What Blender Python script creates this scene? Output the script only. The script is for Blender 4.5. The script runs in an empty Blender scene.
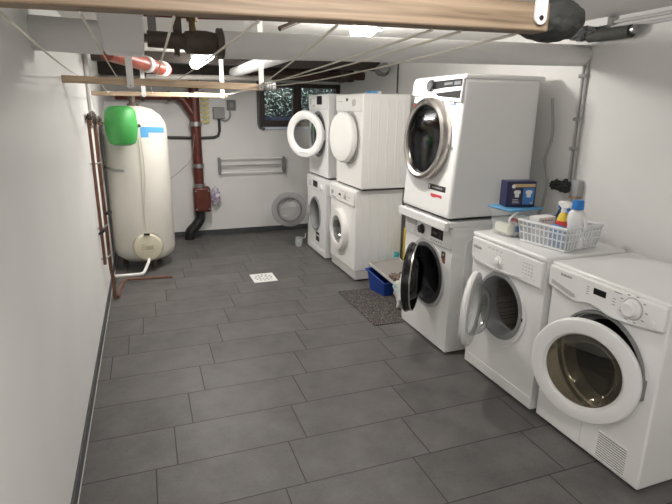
import bpy, bmesh, math, random
from mathutils import Vector, Matrix, noise
from math import pi, sin, cos, radians

random.seed(7)
C = bpy.context.scene
COL = C.collection

# ------------------------------------------------------------------ camera
cam = bpy.data.cameras.new('camera')
cam.sensor_fit = 'HORIZONTAL'; cam.sensor_width = 36.0
cam.lens = 513.61 / 672 * 36
cam.clip_start = 0.03
co = bpy.data.objects.new('camera', cam); COL.objects.link(co)
_r = Vector((0.939, -0.343, 0.010)); _w = Vector((0.3328, 0.9041, -0.2681)).normalized()
pitch, yaw, roll = radians(15.55), radians(20.205), radians(0.613)
fw = Vector((sin(yaw)*cos(pitch), cos(yaw)*cos(pitch), -sin(pitch)))
rt = Vector((cos(yaw), -sin(yaw), 0)); up = rt.cross(fw)
r2 = rt*cos(roll) + up*sin(roll); u2 = -rt*sin(roll) + up*cos(roll)
m3 = Matrix((r2, u2, -fw)).transposed()
co.matrix_world = Matrix.Translation((0, 0, 1.543)) @ m3.to_4x4()
C.camera = co

# ------------------------------------------------------------------ world, exposure
wd = bpy.data.worlds.new('world'); C.world = wd; wd.use_nodes = True
wd.node_tree.nodes['Background'].inputs[0].default_value = (0.62, 0.75, 1.0, 1)
wd.node_tree.nodes['Background'].inputs[1].default_value = 0.8
C.view_settings.view_transform = 'Standard'; C.view_settings.look = 'None'
C.view_settings.gamma = 1.0; C.view_settings.use_curve_mapping = False
C.view_settings.exposure = 0.5
P_BULB, P_TUBE, P_FRONT = 21.0, 15.0, 20.0      # watts of the two visible ceiling lamps and the added unseen front lamp

# ------------------------------------------------------------------ materials
MATS = {}
def mat(name, col, rough=0.5, metal=0.0, var=0.0, vscale=8.0, bump=0.0, bscale=60.0, emit=None, estr=0.0, alpha=1.0, spec=0.5, trans=0.0, coat=0.0):
    if name in MATS: return MATS[name]
    m = bpy.data.materials.new(name); m.use_nodes = True
    nt = m.node_tree; b = nt.nodes['Principled BSDF']
    b.inputs['Base Color'].default_value = (*col, 1); b.inputs['Roughness'].default_value = rough
    b.inputs['Metallic'].default_value = metal; b.inputs['Alpha'].default_value = alpha
    b.inputs['Specular IOR Level'].default_value = spec
    b.inputs['Transmission Weight'].default_value = trans
    b.inputs['Coat Weight'].default_value = coat
    tc = nt.nodes.new('ShaderNodeTexCoord')
    if var > 0:
        n = nt.nodes.new('ShaderNodeTexNoise'); n.inputs['Scale'].default_value = vscale; n.inputs['Detail'].default_value = 5
        nt.links.new(tc.outputs['Object'], n.inputs['Vector'])
        r = nt.nodes.new('ShaderNodeMapRange')
        r.inputs['From Min'].default_value = 0.3; r.inputs['From Max'].default_value = 0.7
        r.inputs['To Min'].default_value = 1 - var; r.inputs['To Max'].default_value = 1 + var
        nt.links.new(n.outputs['Fac'], r.inputs['Value'])
        x = nt.nodes.new('ShaderNodeVectorMath'); x.operation = 'SCALE'; x.inputs[0].default_value = col
        nt.links.new(r.outputs['Result'], x.inputs['Scale']); nt.links.new(x.outputs[0], b.inputs['Base Color'])
    if bump > 0:
        n2 = nt.nodes.new('ShaderNodeTexNoise'); n2.inputs['Scale'].default_value = bscale; n2.inputs['Detail'].default_value = 4
        nt.links.new(tc.outputs['Object'], n2.inputs['Vector'])
        bp = nt.nodes.new('ShaderNodeBump'); bp.inputs['Strength'].default_value = bump; bp.inputs['Distance'].default_value = 0.01
        nt.links.new(n2.outputs['Fac'], bp.inputs['Height']); nt.links.new(bp.outputs[0], b.inputs['Normal'])
    if emit:
        b.inputs['Emission Color'].default_value = (*emit, 1); b.inputs['Emission Strength'].default_value = estr
    MATS[name] = m
    return m

def glass(name, tint, refl=0.06, rough=0.02, maxrefl=0.6):
    m = bpy.data.materials.new(name); m.use_nodes = True; nt = m.node_tree
    nt.nodes.remove(nt.nodes['Principled BSDF'])
    t = nt.nodes.new('ShaderNodeBsdfTransparent'); t.inputs[0].default_value = (*tint, 1)
    g = nt.nodes.new('ShaderNodeBsdfGlossy'); g.inputs['Roughness'].default_value = rough
    lw = nt.nodes.new('ShaderNodeLayerWeight'); lw.inputs['Blend'].default_value = 0.25
    mr = nt.nodes.new('ShaderNodeMapRange'); mr.inputs['To Min'].default_value = refl; mr.inputs['To Max'].default_value = maxrefl
    nt.links.new(lw.outputs['Fresnel'], mr.inputs['Value'])
    mx = nt.nodes.new('ShaderNodeMixShader')
    nt.links.new(mr.outputs[0], mx.inputs[0]); nt.links.new(t.outputs[0], mx.inputs[1]); nt.links.new(g.outputs[0], mx.inputs[2])
    nt.links.new(mx.outputs[0], nt.nodes['Material Output'].inputs[0])
    return m

def wood(name, c1, c2, axis=0):
    m = bpy.data.materials.new(name); m.use_nodes = True; nt = m.node_tree; b = nt.nodes['Principled BSDF']
    tc = nt.nodes.new('ShaderNodeTexCoord'); mp = nt.nodes.new('ShaderNodeMapping')
    s = [75, 75, 75]; s[axis] = 3.0; mp.inputs['Scale'].default_value = s
    n = nt.nodes.new('ShaderNodeTexNoise'); n.inputs['Scale'].default_value = 1.3; n.inputs['Detail'].default_value = 6; n.inputs['Distortion'].default_value = 0.6
    cr = nt.nodes.new('ShaderNodeValToRGB')
    cr.color_ramp.elements[0].position = 0.3; cr.color_ramp.elements[0].color = (*c1, 1)
    cr.color_ramp.elements[1].position = 0.7; cr.color_ramp.elements[1].color = (*c2, 1)
    nt.links.new(tc.outputs['Object'], mp.inputs[0]); nt.links.new(mp.outputs[0], n.inputs['Vector'])
    nt.links.new(n.outputs['Fac'], cr.inputs[0]); nt.links.new(cr.outputs[0], b.inputs['Base Color'])
    b.inputs['Roughness'].default_value = 0.6
    return m

def floor_mat():
    m = bpy.data.materials.new('slate_tiles'); m.use_nodes = True; nt = m.node_tree; b = nt.nodes['Principled BSDF']
    N = nt.nodes.new; Lk = nt.links.new
    def math_(op, a, bb=None):
        n = N('ShaderNodeMath'); n.operation = op
        for i, v in enumerate((a, bb)):
            if v is None: continue
            if isinstance(v, (int, float)): n.inputs[i].default_value = v
            else: Lk(v, n.inputs[i])
        return n.outputs[0]
    W, L, Y0 = 0.303, 0.603, 2.081
    tc = N('ShaderNodeTexCoord'); sp = N('ShaderNodeSeparateXYZ'); Lk(tc.outputs['Object'], sp.inputs[0])
    v = math_('DIVIDE', math_('SUBTRACT', sp.outputs[1], Y0), W)
    k = math_('FLOOR', v); fv = math_('SUBTRACT', v, k)
    off = math_('ADD', math_('MULTIPLY', k, 0.0925), 0.022)
    uu = math_('DIVIDE', math_('SUBTRACT', sp.outputs[0], off), L)
    kx = math_('FLOOR', uu); fu = math_('SUBTRACT', uu, kx)
    dv = math_('MULTIPLY', math_('MINIMUM', fv, math_('SUBTRACT', 1.0, fv)), W)
    du = math_('MULTIPLY', math_('MINIMUM', fu, math_('SUBTRACT', 1.0, fu)), L)
    d = math_('MINIMUM', dv, du)
    mr = N('ShaderNodeMapRange'); mr.inputs['From Min'].default_value = 0.0018; mr.inputs['From Max'].default_value = 0.0036
    Lk(d, mr.inputs['Value'])
    wn = N('ShaderNodeTexWhiteNoise'); wn.noise_dimensions = '2D'
    cb = N('ShaderNodeCombineXYZ'); Lk(kx, cb.inputs[0]); Lk(k, cb.inputs[1]); Lk(cb.outputs[0], wn.inputs['Vector'])
    n1 = N('ShaderNodeTexNoise'); n1.inputs['Scale'].default_value = 5; n1.inputs['Detail'].default_value = 7; n1.inputs['Roughness'].default_value = 0.65
    av = N('ShaderNodeVectorMath'); av.operation = 'MULTIPLY_ADD'
    Lk(wn.outputs['Color'], av.inputs[0]); av.inputs[1].default_value = (7, 7, 7); Lk(tc.outputs['Object'], av.inputs[2]); Lk(av.outputs[0], n1.inputs['Vector'])
    n2 = N('ShaderNodeTexNoise'); n2.inputs['Scale'].default_value = 90; n2.inputs['Detail'].default_value = 3; Lk(tc.outputs['Object'], n2.inputs['Vector'])
    f = math_('ADD', math_('ADD', math_('MULTIPLY', n1.outputs['Fac'], 0.75), math_('MULTIPLY', n2.outputs['Fac'], 0.25)), math_('MULTIPLY', math_('SUBTRACT', wn.outputs['Value'], 0.5), 0.08))
    cr = N('ShaderNodeValToRGB')
    cr.color_ramp.elements[0].position = 0.30; cr.color_ramp.elements[0].color = (0.078, 0.075, 0.073, 1)
    cr.color_ramp.elements[1].position = 0.72; cr.color_ramp.elements[1].color = (0.155, 0.148, 0.143, 1)
    Lk(f, cr.inputs[0])
    mx = N('ShaderNodeMix'); mx.data_type = 'RGBA'
    Lk(mr.outputs[0], mx.inputs['Factor']); mx.inputs['A'].default_value = (0.012, 0.010, 0.009, 1); Lk(cr.outputs[0], mx.inputs['B'])
    Lk(mx.outputs['Result'], b.inputs['Base Color'])
    b.inputs['Roughness'].default_value = 0.48
    bp = N('ShaderNodeBump'); bp.inputs['Strength'].default_value = 0.25; bp.inputs['Distance'].default_value = 0.002
    hh = math_('ADD', mr.outputs[0], math_('MULTIPLY', n2.outputs['Fac'], 0.5)); Lk(hh, bp.inputs['Height']); Lk(bp.outputs[0], b.inputs['Normal'])
    return m

def perforated(name, col, hole, scale=120.0):
    m = bpy.data.materials.new(name); m.use_nodes = True; nt = m.node_tree; b = nt.nodes['Principled BSDF']
    tc = nt.nodes.new('ShaderNodeTexCoord'); v = nt.nodes.new('ShaderNodeTexVoronoi'); v.inputs['Scale'].default_value = scale; v.inputs['Randomness'].default_value = 0.15
    nt.links.new(tc.outputs['Object'], v.inputs['Vector'])
    cr = nt.nodes.new('ShaderNodeValToRGB')
    cr.color_ramp.elements[0].position = 0.25; cr.color_ramp.elements[0].color = (*hole, 1)
    cr.color_ramp.elements[1].position = 0.35; cr.color_ramp.elements[1].color = (*col, 1)
    nt.links.new(v.outputs['Distance'], cr.inputs[0]); nt.links.new(cr.outputs[0], b.inputs['Base Color'])
    b.inputs['Metallic'].default_value = 0.8; b.inputs['Roughness'].default_value = 0.35
    return m

def speckle(name, cols, scale=300.0, rough=0.95):
    m = bpy.data.materials.new(name); m.use_nodes = True; nt = m.node_tree; b = nt.nodes['Principled BSDF']
    tc = nt.nodes.new('ShaderNodeTexCoord'); n = nt.nodes.new('ShaderNodeTexNoise'); n.inputs['Scale'].default_value = scale; n.inputs['Detail'].default_value = 2
    nt.links.new(tc.outputs['Object'], n.inputs['Vector'])
    cr = nt.nodes.new('ShaderNodeValToRGB'); e = cr.color_ramp.elements
    while len(e) < len(cols): e.new(0.5)
    for i, (p, c) in enumerate(cols): e[i].position = p; e[i].color = (*c, 1)
    nt.links.new(n.outputs['Fac'], cr.inputs[0]); nt.links.new(cr.outputs[0], b.inputs['Base Color'])
    b.inputs['Roughness'].default_value = rough
    bp = nt.nodes.new('ShaderNodeBump'); bp.inputs['Strength'].default_value = 0.6; bp.inputs['Distance'].default_value = 0.004
    nt.links.new(n.outputs['Fac'], bp.inputs['Height']); nt.links.new(bp.outputs[0], b.inputs['Normal'])
    return m

M_WALL = mat('white_plaster', (0.79, 0.785, 0.77), 0.8, var=0.02, vscale=2.5, bump=0.04, bscale=60)
M_CEIL = mat('ceiling_paint', (0.74, 0.73, 0.71), 0.85, var=0.05, vscale=3, bump=0.2, bscale=30)
M_FLOOR = floor_mat()
M_BASE = mat('slate_skirting', (0.062, 0.066, 0.07), 0.45, var=0.15, vscale=9)
M_GROUT = mat('light_grout', (0.55, 0.54, 0.52), 0.8)
M_WHITE = mat('white_enamel', (0.87, 0.87, 0.865), 0.28, coat=0.2)
M_WHITE2 = mat('white_plastic', (0.85, 0.85, 0.845), 0.38)
M_OLDWHITE = mat('warm_white_enamel', (0.87, 0.86, 0.84), 0.32)
M_OFFGREY = mat('light_grey_plastic', (0.50, 0.50, 0.50), 0.45)
M_MIDGREY = mat('mid_grey_rubber', (0.21, 0.215, 0.22), 0.5)
M_DARK = mat('dark_plastic', (0.018, 0.018, 0.02), 0.3)
M_DISPLAY = mat('black_display', (0.008, 0.008, 0.009), 0.4, spec=0.25)
M_PRINT = mat('grey_print', (0.30, 0.30, 0.31), 0.5)
M_DPRINT = mat('dark_print', (0.08, 0.08, 0.09), 0.5)
M_CHROME = mat('chrome', (0.52, 0.49, 0.46), 0.2, 1.0)
M_STEEL = mat('steel', (0.45, 0.45, 0.45), 0.35, 1.0, var=0.1)
M_DRUM = perforated('drum_steel', (0.55, 0.51, 0.49), (0.02, 0.02, 0.02), 75)
M_DRUMD = mat('dark_drum', (0.10, 0.10, 0.105), 0.4, 0.6)
M_MIDGREY2 = mat('silver_grey_plastic', (0.27, 0.27, 0.275), 0.4)
M_GLOSSD = mat('glossy_dark_plastic', (0.016, 0.016, 0.018), 0.12)
M_GASKET = mat('gasket_rubber', (0.27, 0.275, 0.28), 0.45)
M_GDARK = mat('dark_gasket', (0.05, 0.05, 0.055), 0.35)
M_FOOT = mat('black_foot', (0.02, 0.02, 0.02), 0.6)
G_CLEAR = glass('clear_glass', (0.86, 0.87, 0.87), 0.05)
G_SMOKE = glass('smoked_glass', (0.58, 0.54, 0.46), 0.07)
G_DARK = glass('dark_glass', (0.10, 0.115, 0.15), 0.045, 0.10, 0.35)
G_BLACK = glass('black_door_glass', (0.10, 0.10, 0.105), 0.05)
G_MILK = mat('milky_plastic', (0.82, 0.86, 0.88), 0.3, alpha=0.22)
M_WOOD = wood('pine_batten', (0.12, 0.082, 0.052), (0.29, 0.215, 0.148))
M_WOODP = wood('pale_pine_batten', (0.36, 0.26, 0.17), (0.60, 0.46, 0.32))
M_WOODD = wood('dark_timber', (0.020, 0.015, 0.012), (0.060, 0.045, 0.035))
M_IRON = mat('dark_iron', (0.085, 0.064, 0.05), 0.55, 0.1, var=0.3, vscale=20, bump=0.2)
M_REDPIPE = mat('oxblood_iron', (0.115, 0.026, 0.018), 0.38, var=0.15, vscale=12)
M_ORANGE = mat('red_plastic_pipe', (0.27, 0.05, 0.03), 0.35, var=0.1)
M_COPPER = mat('dull_copper', (0.19, 0.095, 0.065), 0.5, 0.3, var=0.2, vscale=15)
M_BRASS = mat('brass', (0.17, 0.115, 0.055), 0.5, 0.5)
M_INSUL = mat('white_lagging', (0.84, 0.83, 0.815), 0.6, var=0.03, vscale=6, bump=0.1, bscale=12)
M_LAGB = mat('grey_lagging', (0.78, 0.77, 0.755), 0.7, var=0.05, vscale=6)
M_STRAP = mat('white_strap', (0.72, 0.71, 0.69), 0.5)
M_CORD = mat('cream_cord', (0.70, 0.67, 0.58), 0.8)
M_TANK = mat('cream_enamel', (0.70, 0.675, 0.62), 0.42, var=0.05, vscale=3)
M_GREEN = mat('green_paint', (0.055, 0.33, 0.075), 0.45, var=0.08)
M_BLUE = mat('blue_tape', (0.10, 0.36, 0.70), 0.5)
M_CREAM = mat('cream_cover', (0.66, 0.62, 0.48), 0.45)
M_BLACKC = mat('black_cable', (0.03, 0.03, 0.032), 0.5)
M_GREYC = mat('grey_conduit', (0.36, 0.36, 0.35), 0.5)
M_GBOX = mat('grey_box', (0.30, 0.30, 0.29), 0.5)
M_BAGD = mat('dark_grey_cloth', (0.032, 0.034, 0.033), 0.8, var=0.15, vscale=40, bump=0.3, bscale=80)
M_WFRAME = mat('dark_brown_frame', (0.035, 0.022, 0.018), 0.4)
M_SILL = mat('pale_blue_sill', (0.55, 0.62, 0.75), 0.5)
M_MAT = speckle('speckled_mat', [(0.35, (0.022, 0.020, 0.019)), (0.52, (0.075, 0.066, 0.062)), (0.66, (0.25, 0.22, 0.21))], 110)
M_BIN = mat('blue_bin', (0.012, 0.055, 0.30), 0.35)
M_RIM = mat('pale_rim', (0.55, 0.53, 0.50), 0.5)
M_FLUFF = speckle('brown_fluff', [(0.38, (0.06, 0.04, 0.035)), (0.55, (0.22, 0.165, 0.14)), (0.7, (0.42, 0.36, 0.32))], 70)
M_GRAIN = speckle('grey_fabric', [(0.35, (0.30, 0.28, 0.265)), (0.6, (0.42, 0.40, 0.38))], 200)
M_TEAL = mat('teal', (0.05, 0.42, 0.48), 0.5)
M_YELLOW = mat('yellow', (0.75, 0.55, 0.05), 0.5)
M_LBLUE = mat('light_blue_lid', (0.10, 0.33, 0.58), 0.4)
M_NAVY = mat('navy_carton', (0.016, 0.018, 0.075), 0.4)
M_BRIGHTB = mat('bright_blue', (0.03, 0.16, 0.55), 0.4)
M_PANELB = mat('panel_blue', (0.05, 0.20, 0.50), 0.4)
M_RED = mat('red', (0.60, 0.03, 0.03), 0.4)
M_GOLD = mat('tan_band', (0.60, 0.42, 0.22), 0.5)
M_PAPER = mat('white_paper', (0.80, 0.80, 0.78), 0.6)
M_POWDER = mat('washing_powder', (0.80, 0.78, 0.66), 0.9)
M_BOTTLE = mat('white_bottle', (0.80, 0.79, 0.80), 0.35)
M_TUBE = mat('lamp_glow', (1, 1, 1), 0.5, emit=(1.0, 0.98, 0.95), estr=9.0)
M_LEAF = mat('leaf', (0.20, 0.27, 0.20), 0.5, var=0.9, vscale=60)
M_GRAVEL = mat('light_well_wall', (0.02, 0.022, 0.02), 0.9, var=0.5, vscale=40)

# ------------------------------------------------------------------ mesh helpers
def finish(name, bm, m, parent=None, bevel=0.0, smooth=True, seg=2, angle=35):
    me = bpy.data.meshes.new(name)
    bmesh.ops.recalc_face_normals(bm, faces=bm.faces[:])
    bm.to_mesh(me); bm.free()
    if m is not None: me.materials.append(m)
    o = bpy.data.objects.new(name, me); COL.objects.link(o)
    if parent is not None: o.parent = parent
    if bevel > 0:
        b = o.modifiers.new('edge', 'BEVEL'); b.width = bevel; b.segments = seg; b.limit_method = 'ANGLE'; b.angle_limit = radians(40)
    if smooth:
        me.polygons.foreach_set('use_smooth', [True]*len(me.polygons))
        try: me.set_sharp_from_angle(angle=radians(angle))
        except Exception: pass
    return o

def tag(o, label, cat, group=None, kind=None):
    o['label'] = label; o['category'] = cat
    if group: o['group'] = group
    if kind: o['kind'] = kind
    return o
def struct(o): o['kind'] = 'structure'; return o
def empty(name, loc, rz=0.0):
    o = bpy.data.objects.new(name, None); COL.objects.link(o); o.location = loc; o.rotation_euler = (0, 0, rz)
    o.empty_display_size = 0.05
    return o

def box(bm, x0, x1, y0, y1, z0, z1, M=None):
    vs = [bm.verts.new(v) for v in ((x0,y0,z0),(x1,y0,z0),(x1,y1,z0),(x0,y1,z0),(x0,y0,z1),(x1,y0,z1),(x1,y1,z1),(x0,y1,z1))]
    for f in ((0,3,2,1),(4,5,6,7),(0,1,5,4),(1,2,6,5),(2,3,7,6),(3,0,4,7)): bm.faces.new([vs[i] for i in f])
    if M is not None:
        for v in vs: v.co = M @ v.co
    return vs

def tube(bm, pts, r, seg=10, cap=True, smooth=0):
    P = [Vector(p) for p in pts]
    if smooth:
        Q = []
        for i in range(len(P)-1):
            a = P[max(i-1, 0)]; b = P[i]; c = P[i+1]; d = P[min(i+2, len(P)-1)]
            for s in range(smooth):
                t = s/smooth
                Q.append(0.5*((2*b) + (c-a)*t + (2*a-5*b+4*c-d)*t*t + (3*b-a-3*c+d)*t**3))
        Q.append(P[-1]); P = Q
    n = len(P); rings = []
    t0 = (P[1]-P[0]).normalized()
    a = Vector((0,0,1)) if abs(t0.z) < 0.9 else Vector((1,0,0))
    u = t0.cross(a).normalized()
    for i in range(n):
        t = ((P[min(i+1,n-1)]-P[i]).normalized() + (P[i]-P[max(i-1,0)]).normalized())
        t = t.normalized() if t.length > 1e-6 else t0
        u = (u - t*u.dot(t)).normalized(); v = t.cross(u)
        rr = r[i] if isinstance(r, (list, tuple)) else r
        if 0 < i < n-1:
            ca = max(0.5, (P[i]-P[i-1]).normalized().dot(t)); k = 1.0
        rings.append([bm.verts.new(P[i] + (u*cos(2*pi*j/seg) + v*sin(2*pi*j/seg))*rr) for j in range(seg)])
    for i in range(n-1):
        for j in range(seg):
            bm.faces.new((rings[i][j], rings[i][(j+1)%seg], rings[i+1][(j+1)%seg], rings[i+1][j]))
    if cap:
        bm.faces.new(rings[0][::-1]); bm.faces.new(rings[-1])
    return rings

def lathe(bm, prof, M=None, seg=40, closed=False, a0=0.0, a1=2*pi):
    """profile [(radius, height)] about local Z"""
    full = abs(a1-a0-2*pi) < 1e-6
    n = seg if full else seg+1
    rings = []
    for (r, h) in prof:
        if r < 1e-6:
            v = bm.verts.new((0, 0, h)); rings.append([v]*n)
        else:
            rings.append([bm.verts.new((r*cos(a0+(a1-a0)*j/seg), r*sin(a0+(a1-a0)*j/seg), h)) for j in range(n)])
    vs = set()
    m = len(prof)
    for i in range(m if closed else m-1):
        A, B = rings[i], rings[(i+1) % m]
        for j in range(n if full else n-1):
            q = []
            for v in (A[j], A[(j+1)%n], B[(j+1)%n], B[j]):
                if v not in q: q.append(v)
            if len(q) >= 3:
                try: bm.faces.new(q)
                except ValueError: pass
    if M is not None:
        for R in rings:
            for v in set(R):
                if v not in vs: v.co = M @ v.co; vs.add(v)

def front_M(cy, cz, x=0.0):
    """lathe Z axis -> local -X (outwards from a machine's front), centred at (x, cy, cz)"""
    return Matrix.Translation((x, cy, cz)) @ Matrix(((0,0,-1),(0,1,0),(1,0,0))).to_4x4()

def axis_M(p, d):
    d = Vector(d).normalized()
    return Matrix.Translation(p) @ d.to_track_quat('Z', 'Y').to_matrix().to_4x4()

def cyl(bm, p0, p1, r, seg=20):
    p0, p1 = Vector(p0), Vector(p1)
    lathe(bm, [(0,0),(r,0),(r,(p1-p0).length),(0,(p1-p0).length)], axis_M(p0, p1-p0), seg)

def prism_yz(bm, poly, x0, x1):
    a = [bm.verts.new((x0, y, z)) for y, z in poly]; b = [bm.verts.new((x1, y, z)) for y, z in poly]
    bm.faces.new(a); bm.faces.new(b[::-1]); n = len(poly)
    for i in range(n): bm.faces.new((a[i], a[(i+1)%n], b[(i+1)%n], b[i]))

def one_box(name, dims, m, parent=None, bevel=0.0, M=None):
    bm = bmesh.new(); box(bm, *dims, M=M); return finish(name, bm, m, parent, bevel)
def one_tube(name, pts, r, m, parent=None, seg=10, smooth=0):
    bm = bmesh.new(); tube(bm, pts, r, seg, smooth=smooth); return finish(name, bm, m, parent)
def one_lathe(name, prof, M, m, parent=None, seg=40, closed=False):
    bm = bmesh.new(); lathe(bm, prof, M, seg, closed); return finish(name, bm, m, parent)

def blob(bm, c, s, amp=0.25, freq=3.0, sub=4, seed=0.0, M=None):
    r = bmesh.ops.create_icosphere(bm, subdivisions=sub, radius=1.0)
    for v in r['verts']:
        n = v.co.normalized()
        k = 1 + amp*noise.noise(n*freq + Vector((seed, seed*1.7, -seed))) + 0.4*amp*noise.noise(n*freq*2.7 + Vector((seed+5, 0, 0)))
        p = Vector((n.x*k*s[0], n.y*k*s[1], n.z*k*s[2]))
        v.co = Vector(c) + (M @ p if M else p)

def lettering(name, text, size, M, m, parent, ext=0.0004):
    cu = bpy.data.curves.new(name, 'FONT'); cu.body = text; cu.size = size; cu.extrude = ext; cu.align_x = 'CENTER'; cu.align_y = 'CENTER'
    cu.materials.append(m)
    tmp = bpy.data.objects.new(name + '_curve', cu); COL.objects.link(tmp)
    dg = bpy.context.evaluated_depsgraph_get(); me = bpy.data.meshes.new_from_object(tmp.evaluated_get(dg))
    bpy.data.objects.remove(tmp)
    me.transform(M)
    if not me.materials: me.materials.append(m)
    o = bpy.data.objects.new(name, me); COL.objects.link(o); o.parent = parent
    return o
def front_text_M(y, z, x): # text facing -X, reading towards -Y
    return Matrix.Translation((x, y, z)) @ Matrix(((0,0,-1),(-1,0,0),(0,1,0))).to_4x4()

# ------------------------------------------------------------------ the room
XL, XR, YB, YF, H = -0.385, 2.42, 6.45, -1.7, 2.035
struct(one_box('floor', (XL-0.15, XR+0.15, YF-0.15, YB+0.15, -0.12, 0.0), M_FLOOR))
struct(one_box('ceiling', (XL-0.15, XR+0.15, YF-0.15, YB+0.15, H, H+0.15), M_CEIL))
struct(one_box('wall_left', (XL-0.15, XL, YF, YB, 0, H), M_WALL))
struct(one_box('wall_right', (XR, XR+0.15, YF, YB, 0, H), M_WALL))
struct(one_box('wall_front', (XL-0.15, XR+0.15, YF-0.15, YF, 0, H), M_WALL))
WX0, WX1, WZ0, WZ1 = 1.365, 2.40, 1.325, 1.84
bm = bmesh.new()
box(bm, XL-0.15, WX0, YB, YB+0.15, 0, H); box(bm, WX1, XR+0.15, YB, YB+0.15, 0, H)
box(bm, WX0, WX1, YB, YB+0.15, 0, WZ0); box(bm, WX0, WX1, YB, YB+0.15, WZ1, H)
struct(finish('wall_back', bm, M_WALL))
struct(one_box('baseboard_left', (XL, XL+0.012, YF, YB, 0, 0.06), M_BASE, bevel=0.002))
struct(one_box('baseboard_back', (XL+0.012, XR, YB-0.012, YB, 0, 0.065), M_BASE, bevel=0.002))
struct(one_box('trim_1', (XL, XL+0.016, YF, YB, 0, 0.004), M_GROUT))
# window in the back wall, light well with ivy beyond it
win = empty('window_1', (0, YB, 0)); struct(win)
bm = bmesh.new()
y0, y1 = -0.02, 0.05
box(bm, WX0, WX0+0.055, y0, y1, WZ0, WZ1); box(bm, WX1-0.055, WX1, y0, y1, WZ0, WZ1)
box(bm, WX0+0.055, WX1-0.055, y0, y1, WZ0, WZ0+0.075); box(bm, WX0+0.055, WX1-0.055, y0, y1, WZ1-0.05, WZ1)
box(bm, 1.785, 1.885, y0, y1, WZ0+0.075, WZ1-0.05)
finish('window_frame', bm, M_WFRAME, win, 0.004)
for a, b in ((WX0+0.055, 1.785), (1.885, WX1-0.055)):
    one_box('pane', (a, b, 0.012, 0.018, WZ0+0.075, WZ1-0.05), G_CLEAR, win)
one_box('window_sill', (WX0-0.01, WX1, -0.05, 0.0, WZ0-0.035, WZ0-0.002), M_SILL, win, 0.004)
one_box('lower_rail', (WX0+0.055, 1.785, 0.022, 0.04, WZ0+0.075, WZ0+0.115), mat('blue_rail', (0.12, 0.17, 0.34), 0.5), win)
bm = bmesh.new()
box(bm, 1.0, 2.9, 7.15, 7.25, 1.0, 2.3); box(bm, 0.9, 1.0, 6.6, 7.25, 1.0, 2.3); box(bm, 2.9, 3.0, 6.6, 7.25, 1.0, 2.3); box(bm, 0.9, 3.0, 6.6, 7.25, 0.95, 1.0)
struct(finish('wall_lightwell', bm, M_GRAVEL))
bm = bmesh.new()
for i in range(3600):
    c = Vector((random.uniform(1.1, 2.85), random.uniform(6.85, 7.12), random.uniform(1.15, 2.15)))
    a = Vector((random.gauss(0,1), random.gauss(0,0.5), random.gauss(0,1))).normalized(); b = a.orthogonal().normalized()
    s = random.uniform(0.006, 0.016)
    bm.faces.new([bm.verts.new(c + a*s*1.4), bm.verts.new(c + b*s*0.7), bm.verts.new(c - a*s*1.2), bm.verts.new(c - b*s*0.7)])
tag(finish('ivy', bm, M_LEAF, smooth=False), 'pale speckled green leaves seen outside through the dark framed basement window', 'plants', kind='stuff')
dl = bpy.data.lights.new('daylight', 'AREA'); dl.shape = 'RECTANGLE'; dl.size = 1.6; dl.size_y = 0.4; dl.energy = 30; dl.color = (0.85, 0.93, 1.0)
dlo = bpy.data.objects.new('daylight', dl); COL.objects.link(dlo); dlo.location = (1.95, 6.9, 2.5)

# ------------------------------------------------------------------ ceiling lamps, the front one added out of view
def lamp_light(name, loc, power, size, size_y, parent, rz=0.0):
    l = bpy.data.lights.new(name, 'AREA'); l.shape = 'RECTANGLE'; l.size = size; l.size_y = size_y; l.energy = power; l.color = (1.0, 0.955, 0.895)
    l.spread = pi
    o = bpy.data.objects.new(name, l); COL.objects.link(o); o.parent = parent; o.location = loc; o.rotation_euler = (0, 0, rz)
def point_light(name, loc, power, rad, parent):
    l = bpy.data.lights.new(name, 'POINT'); l.energy = power; l.shadow_soft_size = rad; l.color = (1.0, 0.955, 0.895)
    o = bpy.data.objects.new(name, l); COL.objects.link(o); o.parent = parent; o.location = loc
    return o
t = empty('ceiling_lamp', (1.285, 2.87, H))
tag(t, 'oval glowing bulb lamp in grey holder above the white lagged pipe', 'lamp')
one_lathe('lamp_holder', [(0,0.0),(0.042,0.0),(0.042,-0.035),(0.035,-0.06),(0,-0.06)], None, M_GREYC, t, 24)
one_lathe('bulb', [(0,0.075),(0.026,0.066),(0.042,0.035),(0.045,0.0),(0.04,-0.045),(0.03,-0.075),(0,-0.08)][::-1], Matrix.Translation((-0.075,0.0,-0.06)) @ Matrix.Rotation(radians(78), 4, 'Y'), M_TUBE, t, 24)
point_light('bulb_light', (-0.06, 0.0, -0.14), P_BULB, 0.05, t)
t = empty('tube_lamp', (0.505, 4.73, H))
tag(t, 'glowing fluorescent tube lamp under the ceiling behind the dark iron pipe', 'lamp')
one_box('lamp_base', (-0.04, 0.04, -0.5, 0.5, -0.05, 0.0), M_WHITE2, t, 0.006)
one_tube('tube', [(0, -0.50, -0.10), (0, 0.48, -0.10)], 0.05, M_TUBE, t, 16)
lamp_light('tube_light', (0, -0.01, -0.155), P_TUBE, 0.08, 0.95, t)
t = empty('added_front_lamp', (0.30, -0.15, H), radians(90))  # added lamp, out of view by the camera, brightens fronts and near sides
tag(t, 'unseen white ceiling batten lamp added to light the front of the laundry room', 'lamp')
one_box('lamp_base', (-0.6, 0.6, -0.04, 0.04, -0.045, 0.0), M_WHITE2, t, 0.006)
one_tube('tube', [(-0.58, 0, -0.065), (0.58, 0, -0.065)], 0.02, M_TUBE, t, 14)
lamp_light('tube_light', (0, 0, -0.10), P_FRONT, 1.1, 0.06, t)

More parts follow.
